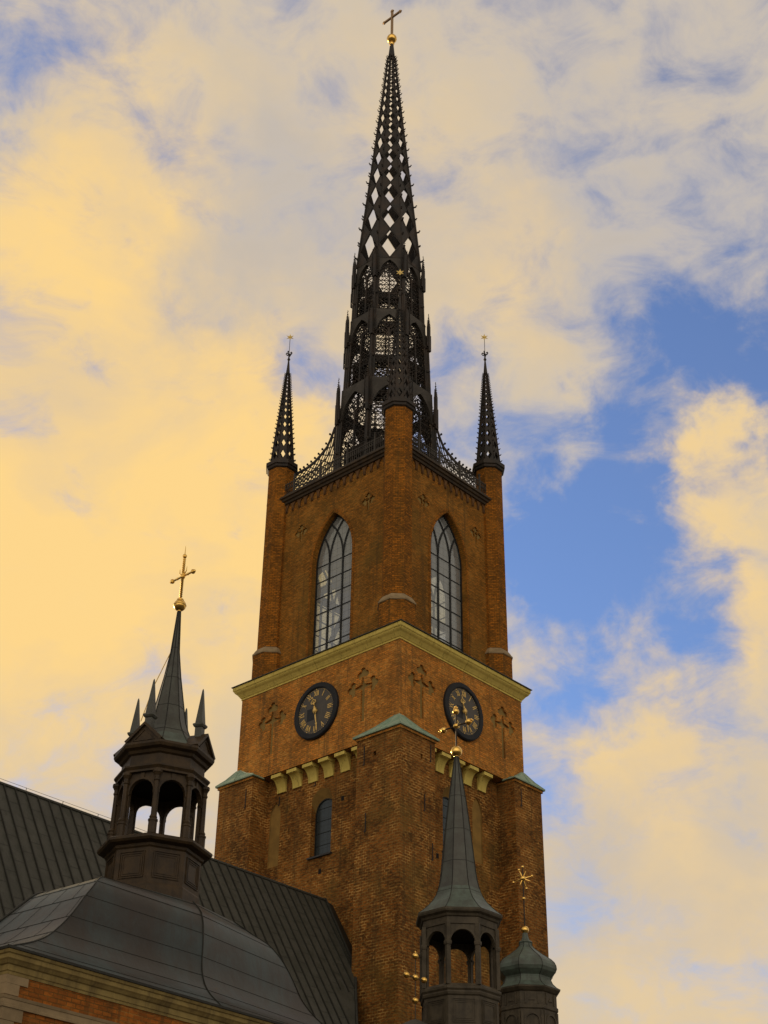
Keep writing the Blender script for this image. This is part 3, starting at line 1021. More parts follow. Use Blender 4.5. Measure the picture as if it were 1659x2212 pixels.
# pyramid with stacked diamonds
PZ0, PZ1 = 64.0, 86.25
def PR(z): return .145 + .0928 * (PZ1 - z)
bands = []
z = PZ0
while PR(z) > .26:
    h = 1.22 * PR(z)
    bands.append((z, z + h))
    z += h
zend = z
py = MB()
pc = MB()
for bi, (za, zb) in enumerate(bands):
    gap = .04 if PR(za) > .6 else .06
    ww = .85
    for k in range(8):
        phi = k * pi / 4
        c225 = cos(A8)
        mp = face(phi, PR(PZ0) * c225, 0, 0, .0928 * c225, PZ0)
        hw = lambda zz: PR(zz) * sin(A8)
        zm = (za + zb) / 2
        gz = gap * (zb - za)
        BL, BR, TR_, TL = (-hw(za), za), (hw(za), za), (hw(zb), zb), (-hw(zb), zb)
        mB, mR_, mT, mL_ = (0, za), (hw(zm), zm), (0, zb), (-hw(zm), zm)
        # notched diamond
        x = ww * hw(zm)
        dB, dR, dT, dL = (0, za + gz), (x, zm), (0, zb - gz), (-x, zm)
        th = .03 + .02 * PR(za)
        quads = [[BL, mB, dB, dL, mL_], [mB, BR, mR_, dR, dB], [mR_, TR_, mT, dT, dR], [mT, TL, mL_, dL, dT]]
        for qd in quads:
            py.slab(mp, qd, 0, th)
        # diagonal ribs
        rw = .03 + .02 * PR(za)
        if bi < 10:
            py.ribbon(mp, [mL_, mT, mR_, mB], rw * .8, -.02, .02, True)
        # crockets on the arris
        a = phi + A8
        u = Vector((cos(a), sin(a), 0))
        for fz_, scl_ in ((.30, 1.0), (.8, .65)):
            zz = za + (zb - za) * fz_
            r = PR(zz)
            p0 = u * (r - .02) + Vector((0, 0, zz))
            L = (.10 + .07 * r) * scl_
            p1 = p0 + u * L + Vector((0, 0, .02))
            p2 = p1 + u * .05 * scl_ + Vector((0, 0, .11 * scl_))
            w = (.03 + .015 * r)
            pc.tube([p0, p1, p2], w, 4)
    # arris rolls
for k in range(8):
    a = A8 + k * pi / 4
    u = Vector((cos(a), sin(a), 0))
    py.tube([u * PR(PZ0) + Vector((0, 0, PZ0)), u * PR(zend) + Vector((0, 0, zend))], .075, 5, .03)
py.lathe([(PR(zend), zend), (.15, PZ1), (.13, PZ1 + .25)], 0, 0, 8, A8)
pyo = py.build('lattice_pyramid', 'iron', spire, extra=[(pc, 'iron')])
fb = MB()
fb.lathe([(.10, 86.3), (.16, 86.42), (.2, 86.52), (.13, 86.62), (.15, 86.7)], 0, 0, 12)
fb.sphere((0, 0, 87.05), .37, 16, 10)
fb.lathe([(.16, 87.38), (.05, 87.55)], 0, 0, 10)
fbo = fb.build('finial_ball', 'gold', spire, True)
cr = MB()
cr.box(-.07, .07, -.07, .07, 87.4, 90.1)
cr.box(-.065, .065, -.78, .78, 89.36, 89.5)
for (y, zz) in ((-.78, 89.43), (.78, 89.43), (0, 90.1)):
    cr.sphere((0, y, zz), .12, 8, 6)
    for dy, dz in ((.1, 0), (-.1, 0), (0, .1), (0, -.1)):
        cr.sphere((0, y + dy, zz + dz), .07, 6, 4)
cr.build('cross', plain('old_gilding', (.42, .27, .14), (.30, .2, .1), .45, 8, .8, 0), spire)
# flying lace braces to the corner turrets
CURV = [(5.25, 48.86), (5.11, 48.96), (4.62, 49.29), (4.17, 49.74), (3.78, 50.30), (3.47, 50.81), (3.30, 51.32), (3.17, 51.78), (3.05, 52.24)]
def zcur(r):
    for (r0, q0), (r1, q1) in zip(CURV, CURV[1:]):
        if r1 <= r <= r0:
            return q0 + (q1 - q0) * (r0 - r) / (r0 - r1)
    return CURV[-1][1] if r < 3.05 else CURV[0][1]
def brace(sx, sy):
    L = sqrt(TX ** 2 + TY ** 2)
    u = Vector((sx * TX / L, sy * TY / L, 0)); v = Vector((-u.y, u.x, 0))
    mp = lambda r, z, d: u * r + v * d + Vector((0, 0, z))
    m = MB()
    m.ribbon(mp, CURV, .11, -.07, .07)
    m.ribbon(mp, [(5.3, 46.95), (3.0, 46.95)], .08, -.05, .05)
    m.ribbon(mp, [(3.02, 46.9), (3.02, 52.3)], .10, -.06, .06)
    nc = 9
    rs = [5.25 - (5.25 - 3.05) * i / nc for i in range(nc + 1)]
    def pz(i, f):
        r = 5.25 - (5.25 - 3.05) * i / nc
        zt = zcur(r)
        return (r, 46.95 + (zt - 46.95) * f)
    rows = 8
    for i in range(nc):
        for j in range(rows):
            f0, f1 = j / rows, (j + 1) / rows
            if f1 > .55 or i < 3:
                m.ribbon(mp, [pz(i, f0), pz(i + 1, f1)], .045, -.03, .03)
                m.ribbon(mp, [pz(i, f1), pz(i + 1, f0)], .045, -.028, .032)
            else:
                c = pz(i + .5, (f0 + f1) / 2)
                rr = .5 * min((5.25 - 3.05) / nc, abs(pz(i, f1)[1] - pz(i, f0)[1])) * 1.05
                m.ribbon(mp, circ(c[0], c[1], rr, 8), .04, -.03, .03, True)
                m.ribbon(mp, [pz(i, f0), pz(i + 1, f1)], .03, -.02, .02)
    m.ribbon(mp, [pz(i * .5, .55) for i in range(2 * nc + 1)], .06, -.04, .04)
    m.ribbon(mp, [pz(i * .5, .80) for i in range(2 * nc + 1)], .05, -.04, .04)
    for i in range(10):
        r = 5.1 - i * .21
        p = mp(r, zcur(r), 0)
        n_ = (u * .7 + Vector((0, 0, .7)))
        m.tube([p, p + n_ * .14], .04, 5)
        m.sphere(p + n_ * .18, .075, 6, 4)
    m.build('flying_brace', 'iron', spire)
for sx, sy in ((-1, -1), (-1, 1), (1, -1), (1, 1)):
    brace(sx, sy)

# railings on the eaves
def railing(k, label):
    mp = wall(k, EX + .18, EY + .18)
    half = (EY if k % 2 == 0 else EX) - .55
    root = empty('iron_railing', mp(0, 46.78, 0), label, 'railing', 'railings round the foot of the spire')
    m = MB()
    n = 2 * int(half / .16)
    for i in range(n + 1):
        t = -half + 2 * half * i / n
        m.ribbon(mp, [(t, 46.78), (t, 47.72)], .028, -.014, .014)
        m.ribbon(mp, circ(t + half / n, 47.45, half / n * .92, 8), .022, -.012, .012, True)
    r = MB()
    for z_, w_ in ((46.92, .045), (47.3, .035), (47.62, .05)):
        r.ribbon(mp, [(-half, z_), (half, z_)], w_, -.025, .025)
    m.build('railing_panel', 'iron2', root, extra=[(r, 'iron2')])
    for i in range(4):
        t = -half + 2 * half * (i + .5) / 4
        p = MB()
        p.ribbon(mp, [(t, 46.78), (t, 48.0)], .08, -.04, .04)
        p.sphere(mp(t, 48.05, 0), .07, 6, 5)
        p.build('post', 'iron2', root)
railing(0, 'iron railing along the left eave of the tower, in front of the great spire')
railing(1, 'iron railing along the right eave of the tower, in front of the great spire')
railing(2, 'iron railing along the far right eave behind the great spire')
railing(3, 'iron railing along the far left eave behind the great spire')

# corner spirelets
def spirelet(sx, sy, label):
    x, y = sx * TX, sy * TY
    root = empty('iron_spirelet', (x, y, 49.46), label, 'spirelet', 'spirelets on the four corner turrets')
    s0, s1 = 49.46, 57.3
    r0 = .73
    RR = lambda z: r0 + (.045 - r0) * (z - s0) / (s1 - s0)
    m = MB(); ck = MB()
    z = s0
    sl = (r0 - .045) / (s1 - s0)
    c225 = cos(A8)
    while RR(z) > .14:
        h = max(.22, 1.22 * RR(z))
        zb = z + h
        for k in range(8):
            phi = k * pi / 4
            mp = face(phi, r0 * c225, x, y, sl * c225, s0)
            hw = lambda q: RR(q) * sin(A8)
            zm = (z + zb) / 2
            g_ = .11 * h
            xx = .62 * hw(zm)
            BL, BR, TR_, TL = (-hw(z), z), (hw(z), z), (hw(zb), zb), (-hw(zb), zb)
            mB, mR_, mT, mL_ = (0, z), (hw(zm), zm), (0, zb), (-hw(zm), zm)
            dB, dR, dT, dL = (0, z + g_), (xx, zm), (0, zb - g_), (-xx, zm)
            for qd in ([BL, mB, dB, dL, mL_], [mB, BR, mR_, dR, dB], [mR_, TR_, mT, dT, dR], [mT, TL, mL_, dL, dT]):
                m.slab(mp, qd, 0, .05)
            a = phi + A8
            u = Vector((cos(a), sin(a), 0))
            for fz_ in (.2, .7):
                zz = z + h * fz_
                p0 = Vector((x, y, zz)) + u * (RR(zz) - .01)
                L = .05 + .10 * RR(zz)
                p1 = p0 + u * L
                ck.tube([p0, p1, p1 + u * .02 + Vector((0, 0, .06))], .018 + .02 * RR(zz), 4)
        z = zb
    for k in range(8):
        a = A8 + k * pi / 4
        u = Vector((cos(a), sin(a), 0))
        m.tube([Vector((x, y, s0)) + u * r0, Vector((x, y, z)) + u * RR(z)], .035, 4, .02)
    m.lathe([(RR(z), z), (.05, s1), (.045, s1 + .15)], x, y, 8, A8)
    # upper sheeted part
    m.build('lattice', 'iron', root, extra=[(ck, 'iron')])
    f = MB()
    f.lathe([(.04, 57.3), (.10, 57.42), (.05, 57.55), (.045, 57.75)], x, y, 8)
    for k in range(4):
        a = k * pi / 2 + .4
        u = Vector((cos(a), sin(a), 0))
        c = Vector((x, y, 57.78))
        f.tube([c, c + u * .14 + Vector((0, 0, .02)), c + u * .20 + Vector((0, 0, .12)), c + u * .15 + Vector((0, 0, .20)), c + u * .09 + Vector((0, 0, .14))], .04, 5)
    f.tube([(x, y, 57.7), (x, y, 59.1)], .018, 5)
    f.build('finial', 'iron', root)
    st = MB()
    # six-pointed star facing along the arm of the cross
    n_ = Vector((-.74, -.67, 0)); tv = Vector((.67, -.74, 0))
    c = Vector((x, y, 59.2))
    pts = []
    for i in range(12):
        r = .27 if i % 2 == 0 else .11
        a = pi / 2 + i * pi / 6
        pts.append(c + tv * r * cos(a) + Vector((0, 0, r * sin(a))))
    st.add(pts + [c + n_ * .06, c - n_ * .06], [(i, (i + 1) % 12, 12) for i in range(12)] + [((i + 1) % 12, i, 13) for i in range(12)])
    st.build('star', 'starp', root)
spirelet(-1, -1, 'small iron spirelet on the nearest corner turret, standing in front of the great spire')
spirelet(-1, 1, 'small iron spirelet with a gold star on the left corner turret of the tower')
spirelet(1, -1, 'small iron spirelet with a gold star on the right corner turret of the tower')
spirelet(1, 1, 'small iron spirelet on the far corner turret hidden behind the great spire')

# ================================================================== NAVE
nave = empty('church_nave', (-20, -1.5, 0), 'long steep dark copper-roofed nave running left from the brick tower', 'church nave')
NA = radians(1.66)
nd = Vector((cos(NA), sin(NA), 0)); nn = Vector((sin(NA), -cos(NA), 0))       # nn points to the right-hand slope
RID0 = Vector((-4.5, -1.2, 22.1))
def npt(s, q, z=0.0): return RID0 - nd * s + nn * q + Vector((0, 0, z))
SL = 1.632
QE, ZE = 7.3, -7.3 * SL
rf = MB()
for sg in (1, -1):
    ends = [(.45, 0), (.72, 2.2), (1.46, 2.88), (2.54, 3.94), (3.6, QE)] if sg > 0 else [(.45, 0), (.5, QE)]
    rf.add([npt(45, sg * QE, ZE), npt(45, 0)] + [npt(s_, sg * q_, -q_ * SL) for s_, q_ in ends], [tuple(range(2 + len(ends)))])
sm = MB()
i = 0
while i * .54 < 44:
    s = .95 + i * .54
    for sg in (1, -1):
        qe = QE if (sg < 0 or s > 2.6) else (2.3 if s < 1.3 else 3.0)
        a, b = npt(s, 0, .0), npt(s, sg * qe, -qe * SL)
        n_ = (nn * sg * SL + Vector((0, 0, 1))).normalized()
        w = nd * .02
        sm.hull8([a - w, a + w, b + w, b - w, a - w + n_ * .06, a + w + n_ * .06, b + w + n_ * .06, b - w + n_ * .06])
        # cross laps
        for j in range(11):
            q = .45 + j * .68 + (.34 if i % 2 else 0)
            if q > qe - .1: continue
            p0 = npt(s, sg * q, -q * SL) + n_ * .006; p1 = npt(s + .54, sg * q, -q * SL) + n_ * .006
            dn = (nn * sg - Vector((0, 0, SL))).normalized() * .02
            sm.add([p0, p1, p1 + dn, p0 + dn], [(0, 1, 2, 3)])
    i += 1
rfo = rf.build('roof', 'roof', nave, extra=[(sm, 'seam')])
rg = MB()
rg.tube([npt(.5, 0, .03), npt(45, 0, .03)], .07, 6)
rg.build('ridge_cap', 'roof', rfo)
lc = MB()
for j in range(24):
    p = npt(1.5 + j * 1.8, 0, .05)
    lc.tube([p, p + Vector((0, 0, .16))], .012, 4)
lc.tube([npt(1.5, 0, .2), npt(43, 0, .2)], .008, 4)
lc.build('ridge_wire', 'iron2', rfo)
vg = MB()
def vq(s, q, h):
    n_ = (nn * SL + Vector((0, 0, 1))).normalized()
    return npt(s, q, -q * SL) + n_ * h
vg.hull8([vq(-.3, 0, -.5), vq(.55, 0, -.5), vq(.85, 2.3, -.5), vq(-.3, 2.3, -.5), vq(-.3, 0, -.12), vq(.5, 0, .03), vq(.8, 2.3, .03), vq(-.3, 2.3, -.12)])
vg.tube([vq(.47, -.04, .05), vq(.74, 2.2, .05), vq(1.48, 2.88, .05), vq(2.56, 3.94, .05), vq(3.6, QE, .05)], .06, 5)
vg.build('verge_flashing', 'seam', rfo)
nw = MB()
for sg in (1, -1):
    a, b = npt(-.3, sg * 6.9), npt(45, sg * 6.9)
    nw.add([(a.x, a.y, 0), (b.x, b.y, 0), (b.x, b.y, 10.5), (a.x, a.y, 10.5)], [(0, 1, 2, 3)])
a, b, c = npt(45, 6.9), npt(45, -6.9), npt(45, 0)
nw.add([(a.x, a.y, 0), (b.x, b.y, 0), (b.x, b.y, 10.8), (c.x, c.y, 22.0), (a.x, a.y, 10.8)], [(0, 1, 2, 3, 4)])
nw.build('wall', 'brick_low', nave)

# ================================================================== DOMED CHAPEL (left foreground)
chapel = empty('domed_chapel', (-34.1, -20.3, 0), 'red brick chapel with a bell-shaped grey copper roof in the left foreground', 'chapel', rz=radians(3.7))
DL = [(-30.139, -17.947, 13.399), (-30.5, -18.42, 13.231), (-30.82, -18.72, 13.032), (-31.081, -18.891, 12.757), (-31.315, -18.949, 12.459), (-31.56, -18.989, 12.096), (-31.82, -19.008, 11.741), (-32.1, -19.073, 11.451), (-32.412, -19.184, 11.192), (-32.808, -19.363, 10.96), (-33.252, -19.591, 10.758), (-33.672, -19.838, 10.588), (-33.975, -20.031, 10.454), (-34.27, -20.43, 10.36)]
DS = [(-27.3, -18.216, 13.399), (-27.3, -18.412, 13.231), (-27.3, -18.589, 13.032), (-27.3, -18.693, 12.757), (-27.3, -18.739, 12.459), (-27.3, -18.766, 12.096), (-27.3, -18.772, 11.741), (-27.3, -18.822, 11.451), (-27.3, -18.916, 11.192), (-27.3, -19.074, 10.96), (-27.3, -19.279, 10.758), (-27.3, -19.504, 10.588), (-27.3, -19.682, 10.454), (-27.3, -19.98, 10.36)]
DR = [(-25.3, -17.70, 13.40), (-24.5, -17.62, 13.231), (-24.05, -17.777, 13.032), (-23.73, -17.901, 12.757), (-23.46, -17.97, 12.459), (-23.144, -17.98, 12.096), (-22.834, -17.96, 11.741), (-22.45, -17.97, 11.451), (-22.0, -18.02, 11.192), (-21.7, -18.2, 10.96), (-21.5, -18.44, 10.758), (-21.3, -18.80, 10.588), (-21.2, -19.1, 10.454), (-21.1, -19.58, 10.36)]
ND = len(DL)
DBY = [-15.76, -16.1, -16.25, -16.2, -16.05, -15.7, -15.3, -14.9, -14.5, -14.1, -13.6, -13.1, -12.7, -12.2]
DB = [(p[0] - .15 - .05 * i_ / 3, y_, p[2]) for i_, (p, y_) in enumerate(zip(DL, DBY))]
DC = [(p[0] + .9, p[1] + 2.6, p[2]) for p in DB]
DE = []
for i_, p in enumerate(DR):
    t = (p[0] + 25.3) / (-21.1 + 25.3)
    DE.append((p[0] - .3 * 0, -13.6 + 3.0 * t, p[2]))
def fine(cv, m=3):
    out = []
    n = len(cv)
    for i in range(n - 1):
        p0, p1, p2, p3 = (Vector(cv[max(0, i - 1)]), Vector(cv[i]), Vector(cv[i + 1]), Vector(cv[min(n - 1, i + 2)]))
        for j in range(m):
            t = j / m
            out.append(.5 * ((2 * p1) + (p2 - p0) * t + (2 * p0 - 5 * p1 + 4 * p2 - p3) * t * t + (3 * p1 - p0 - 3 * p2 + p3) * t ** 3))
    out.append(Vector(cv[-1]))
    return out
fL, fS, fR, fB, fC, fE = map(fine, (DL, DS, DR, DB, DC, DE))
dm = MB()
for c1, c2 in ((fC, fB), (fB, fL), (fL, fS), (fS, fR), (fR, fE), (fE, fC)):
    n = len(c1)
    dm.add(list(c1) + list(c2), [(i, i + 1, n + i + 1, n + i) for i in range(n - 1)])
dm.add([fL[0], fS[0], fR[0], fE[0], fC[0], fB[0]], [(0, 1, 2, 3, 4, 5)])
# laps, staggered joints and hip rolls
ds = MB()
nf = len(fL)
def outn(p): return Vector((p.x + 27, p.y + 14.5, 0)).normalized() * .008 + Vector((0, 0, .008))
for i in range(2, nf - 1, 5):
    for c1, c2 in ((fB, fL), (fL, fS), (fS, fR)):
        a, b = c1[i], c2[i]
        ds.tube([a + outn(a) * .5, b + outn(b) * .5], .006, 4)
    for c1, c2, m in ((fB, fL, 4),):
        j = min(nf - 1, i + 5)
        for q in range(m):
            t = (q + (.3 if (i // 5) % 2 else .8)) / m
            pts = []
            for w in range(i, j + 1):
                p = c1[w].lerp(c2[w], t)
                pts.append(p + outn(p) * .6)
            if len(pts) > 1:
                ds.tube(pts, .0035, 4)
for cv, r in ((fS, .018), (fB, .035), (fR, .012)):
    ds.tube([p + outn(p) for p in cv], r, 6)
ds.tube([p + outn(p) for p in fL], .018, 5)
dome = dm.build('roof', 'dome', chapel, True, extra=[(ds, 'seam')])
# walls in the chapel's own axes: lx along the front, ly into the building
MC = Matrix.Translation(Vector((-34.1, -20.3, 0))) @ Matrix.Rotation(radians(3.7), 4, 'Z')
def ch(lx, ly, z): return MC @ Vector((lx, ly, z))
CL, CD = 13.2, 9.0
def chf(t, z, d): return ch(t, d, z)
def chl(t, z, d): return ch(d, t, z)
wl = MB()
wl.add([ch(0, 0, 0), ch(CL, 0, 0), ch(CL, 0, 10.2), ch(0, 0, 10.2), ch(0, CD, 0), ch(0, CD, 10.2), ch(CL, CD, 0), ch(CL, CD, 10.2)],
       [(0, 1, 2, 3), (0, 3, 5, 4), (1, 6, 7, 2), (6, 4, 5, 7)])
wl.build('wall', 'brick_red', chapel)
def ring4(o_, z): return [ch(-o_, -o_, z), ch(CL + o_, -o_, z), ch(CL + o_, CD + o_, z), ch(-o_, CD + o_, z)]
cc = MB().loft([ring4(o_, z) for o_, z in ((-.02, 9.80), (.025, 9.80), (.025, 9.86), (.045, 9.88), (.045, 10.0), (.08, 10.02), (.12, 10.08), (.15, 10.11), (.15, 10.20), (.18, 10.22), (.20, 10.28))])
cco = cc.build('cornice', 'sandstone', chapel)
cg = MB().loft([ring4(o_, z) for o_, z in ((.19, 10.275), (.225, 10.29), (.225, 10.345), (.05, 10.36))])
cg.build('gutter', 'seam', cco)
bd = MB().loft([ring4(o_, z) for o_, z in ((-.02, 9.12), (.05, 9.12), (.05, 9.17), (.035, 9.18), (.035, 9.29), (.05, 9.30), (.07, 9.36), (-.02, 9.38))])
bd.build('stone_band', 'quoin', chapel)
for (z0_, z1_, w1, w2) in ((9.62, 9.795, .58, .36), (9.385, 9.615, .36, .5), (8.86, 9.115, .55, .36), (8.66, 8.85, .34, .5), (8.38, 8.64, .34, .5), (8.1, 8.36, .55, .36), (7.82, 8.08, .34, .5)):
    q = MB()
    q.hull8([ch(-.025, -.025, z0_), ch(w1, -.025, z0_), ch(w1, .1, z0_), ch(-.025, w2, z0_), ch(-.025, -.025, z1_), ch(w1, -.025, z1_), ch(w1, .1, z1_), ch(-.025, w2, z1_)])
    q.build('quoin', 'quoin', chapel)

# ================================================================== LANTERNS
def lantern(name, cx, cy, a0, label, mats, P):
    """a0: angle of the first corner; P: dict of heights and radii"""
    root = empty(name, (cx, cy, P['zb']), label, 'lantern')
    body, roofm = mats
    RB, RC = P['RB'], P['RC']
    b = MB().lathe([(RB * 1.02, P['zb']), (RB * 1.02, P['zm'] - 1.28), (RB, P['zm'] - 1.22), (RB, P['zm'] - .22)], cx, cy, 8, a0)
    bo = b.build('base', body, root)
    hwb = RB * sin(A8)
    apb = RB * cos(A8)
    for k in range(8):
        mp = face(a0 + A8 + k * pi / 4, apb, cx, cy)
        m = MB()
        zl, zh = P['zm'] - 1.08, P['zm'] - .34
        for i, ins in enumerate((.14, .20, .26)):
            x = hwb - ins
            z0_, z1_ = zl + ins - .14, zh - ins + .14
            m.ribbon(mp, [(-x, z0_), (x, z0_), (x, z1_), (-x, z1_)], .032, -.028 + .007 * i, .01, True)
        m.build('base_panel', body, bo)
    bm = MB().lathe([(RB, P['zm'] - .24), (RB + .05, P['zm'] - .20), (RB + .07, P['zm'] - .13), (P['RM'] - .05, P['zm'] - .08), (P['RM'], P['zm'] - .02), (P['RM'], P['zm'] + .05), (P['RM'] - .06, P['zm'] + .09), (RC, P['zm'] + .16)], cx, cy, 8, a0)
    bm.build('base_moulding', body, root)
    # open arcade
    zc0, zc1 = P['zc0'], P['zc1']
    ap = RC * cos(A8); hw = RC * sin(A8)
    ow = hw * P['ow']
    zsp = P['zsp']
    ar = MB()
    for k in range(8):
        mp = face(a0 + A8 + k * pi / 4, ap, cx, cy)
        poly = [(hw, zc0), (hw, zc1), (-hw, zc1), (-hw, zc0), (-ow, zc0)] + list(reversed(round_arch(ow, zsp, 12))) + [(ow, zc0)]
        ar.slab(mp, poly, 0, P.get('th', .16))
        ar.ribbon(mp, round_arch(ow + .035, zsp, 12), .06, -.025, .02)
        for s in (-1, 1):
            ar.slab(mp, prect(min(s * ow, s * hw * .98), max(s * ow, s * hw * .98), zsp - .06, zsp + .02), -.03, P.get('th', .16) + .01)
        if P.get('key'):
            ar.slab(mp, [(-.05, zsp + ow), (.05, zsp + ow), (.07, zc1 - .02), (-.07, zc1 - .02)], -.03, .02)
    aro = ar.build('arcade', body, root)
    ce = MB().lathe([(RC * .97, zc1 - .05), (RC * .97, zc1)], cx, cy, 8, a0)
    ce.build('ceiling', 'dark', aro)
    for k in range(8):
        a = a0 + k * pi / 4
        px, py_ = cx + (RC + P['co']) * cos(a), cy + (RC + P['co']) * sin(a)
        r = P['cr']
        c = MB()
        if P['col'] == 'round':
            c.lathe([(r * 1.55, zc0), (r * 1.55, zc0 + .34), (r * 1.75, zc0 + .36), (r * 1.75, zc0 + .41), (r * 1.25, zc0 + .43), (r * 1.45, zc0 + .48), (r * 1.1, zc0 + .53), (r, zc0 + .56), (r * .88, zc1 - .34), (r * 1.15, zc1 - .31), (r * 1.15, zc1 - .27), (r * .95, zc1 - .25), (r * 1.0, zc1 - .18), (r * 1.5, zc1 - .10), (r * 1.7, zc1 - .08), (r * 1.7, zc1 - .0)], px, py_, 10, a)
        else:
            c.lathe([(r, zc0), (r, zc1)], px, py_, 4, a)
            c.lathe([(r * 1.3, zsp - .12), (r * 1.45, zsp - .05), (r * 1.45, zsp), (r, zsp + .03)], px, py_, 4, a)
        c.build('column', body, root, P['col'] == 'round' and False)
    e = MB().lathe(P['ent'], cx, cy, 8, a0)
    e.build('entablature', body, root)
    s = MB().lathe(P['spire'], cx, cy, 8, a0)
    sr = MB()
    for k in range(8):
        a = a0 + k * pi / 4
        sr.tube([(cx + (r + .004) * cos(a), cy + (r + .004) * sin(a), z) for r, z in P['spire']], .016, 4)
    for q in range(1, 5):
        # lap joints
        zz = P['spire'][0][1] + (P['spire'][-1][1] - P['spire'][0][1]) * (q / 5.2) ** 1.2
        for (r0, z0_), (r1, z1_) in zip(P['spire'], P['spire'][1:]):
            if z0_ <= zz <= z1_:
                rr = r0 + (r1 - r0) * (zz - z0_) / (z1_ - z0_)
                sr.lathe([(rr + .006, zz), (rr + .004, zz + .018)], cx, cy, 8, a0, False, False)
    fl_ = MB()
    nfl = P.get('flare', 0)
    if nfl:
        fl_.lathe([(r + .006, z) for r, z in P['spire'][:nfl]], cx, cy, 8, a0, False, False)
    so = s.build('spire_roof', roofm, root, extra=[(sr, 'seam'), (fl_, 'verdigris')])
    return root, so
def orb(m, c, r): m.sphere(c, r, 14, 10)

# the brown lantern on the domed chapel
CX, CY = -26.645, -15.574
a0 = radians(-135)
LANT = dict(flare=4, zb=12.6, zm=15.46, RB=1.36, RM=1.66, RC=1.25, zc0=15.62, zc1=17.52, zsp=16.92, ow=.80, th=.11, co=.04, cr=.082, col='round', key=True,
            ent=[(1.2, 17.50), (1.36, 17.52), (1.36, 17.58), (1.42, 17.66), (1.42, 17.71), (1.24, 17.74), (1.23, 18.08), (1.30, 18.12), (1.34, 18.20), (1.46, 18.25), (1.50, 18.33), (1.50, 18.40), (1.38, 18.42)],
            spire=[(1.36, 18.40), (1.16, 18.50), (.98, 18.68), (.80, 18.95), (.64, 19.25), (.53, 19.55), (.43, 20.1), (.34, 20.6), (.25, 21.1), (.13, 21.95), (.045, 23.4)])
lroot, lsp = lantern('chapel_lantern', CX, CY, a0, 'brown arched lantern with obelisks and thin spire, standing on the domed chapel', ('lead', 'spirecopper'), LANT)
for k in range(4):
    phi = radians(-157.5) + k * pi / 2
    ap = 1.47 * cos(A8)
    mp = face(phi, ap, CX, CY)
    m = MB()
    hw = 1.46 * sin(A8)
    m.slab(mp, [(-hw, 18.40), (hw, 18.40), (0, 18.95)], .04, .5)
    m.ribbon(mp, [(-hw - .02, 18.42), (0, 18.98), (hw + .02, 18.42)], .09, -.04, .55)
    m.ribbon(mp, [(-hw * .62, 18.46), (0, 18.80), (hw * .62, 18.46), (-hw * .62, 18.46)], .035, .015, .05)
    m.build('pediment', 'lead', lroot)
    n_ = Vector((cos(phi), sin(phi), 0))
    c = Vector((CX, CY, 0)) + n_ * 1.10
    ob = MB()
    aa = phi + pi / 4
    ob.lathe([(.155, 18.75), (.155, 19.22), (.2, 19.25), (.235, 19.30), (.235, 19.34), (.175, 19.37)], c.x, c.y, 4, aa)
    ob.lathe([(.165, 19.36), (.155, 19.45), (.03, 20.46), (.01, 20.52)], c.x, c.y, 4, aa)
    ob.build('obelisk', 'spirecopper', lroot)
bb = MB()
orb(bb, (CX, CY, 23.60), .20)
bb.lathe([(.205, 23.585), (.215, 23.60), (.205, 23.62)], CX, CY, 14)
bb.lathe([(.05, 23.36), (.07, 23.40), (.05, 23.44)], CX, CY, 8)
bb.lathe([(.11, 23.76), (.12, 23.80), (.06, 23.86)], CX, CY, 10)
bo_ = bb.build('ball', 'gold', lroot, True)
cs = MB()
N = 60
rings = []
for i in range(N + 1):
    z_ = 23.84 + (25.35 - 23.84) * i / N
    r_ = .045 + .018 * sin(i * 2.1)
    if 24.6 < z_ < 24.75: r_ = .05
    rings.append((r_, z_))
cs.lathe(rings, CX, CY, 8)
cs.tube([(CX, CY - .5, 24.66), (CX, CY + .5, 24.66)], .035, 6)
for dy in (-.5, .5):
    cs.sphere((CX, CY + dy, 24.66), .08, 8, 6)
    cs.sphere((CX, CY + dy * 1.13, 24.66), .05, 8, 6)
    cs.sphere((CX, CY + dy * .5, 24.66), .045, 8, 6)
cs.sphere((CX, CY, 24.66), .09, 8, 6)
cs.sphere((CX, CY, 25.42), .075, 8, 6)
cs.tube([(CX, CY, 25.4), (CX, CY, 25.8)], .02, 5, .006)
for dy in (-1, 1):
    cs.tube([(CX, CY + dy * .06, 24.7), (CX, CY + dy * .16, 24.82), (CX, CY + dy * .17, 24.98)], .03, 5, .006)
cs.build('cross', 'gold', lroot)
wi = MB()
wi.tube([(CX - .10, CY + .11, 21.9), (CX - .36, CY + .40, 20.8), (CX - .55, CY + .62, 19.6)], .014, 4)
wi.build('lightning_cable', 'goldp', lroot)

# the slender spire with an open lantern (right foreground)
RX, RY = -13.46, -16.09
a1 = A8
RL = dict(flare=6, zb=9.0, zm=13.86, RB=1.34, RM=1.45, RC=1.33, zc0=13.98, zc1=16.02, zsp=15.40, ow=.80, th=.10, co=.0, cr=.10, col='square',
          ent=[(1.33, 15.98), (1.37, 16.0), (1.37, 16.22), (1.42, 16.25), (1.45, 16.32), (1.55, 16.38), (1.57, 16.44), (1.57, 16.50), (1.5, 16.52)],
          spire=[(1.56, 16.50), (1.42, 16.60), (1.22, 16.78), (1.02, 16.99), (.87, 17.22), (.77, 17.48), (.69, 17.8), (.645, 18.1), (.56, 18.9), (.46, 19.75), (.375, 20.47), (.21, 21.6), (.065, 22.56)])
rroot, rsp = lantern('slender_lantern', RX, RY, a1, 'slender grey-green spire on an open arched lantern in front of the tower', ('lead2', 'spirecopper'), RL)
bb = MB(); orb(bb, (RX, RY, 22.73), .215)
bb.lathe([(.06, 22.5), (.10, 22.53), (.07, 22.56)], RX, RY, 8)
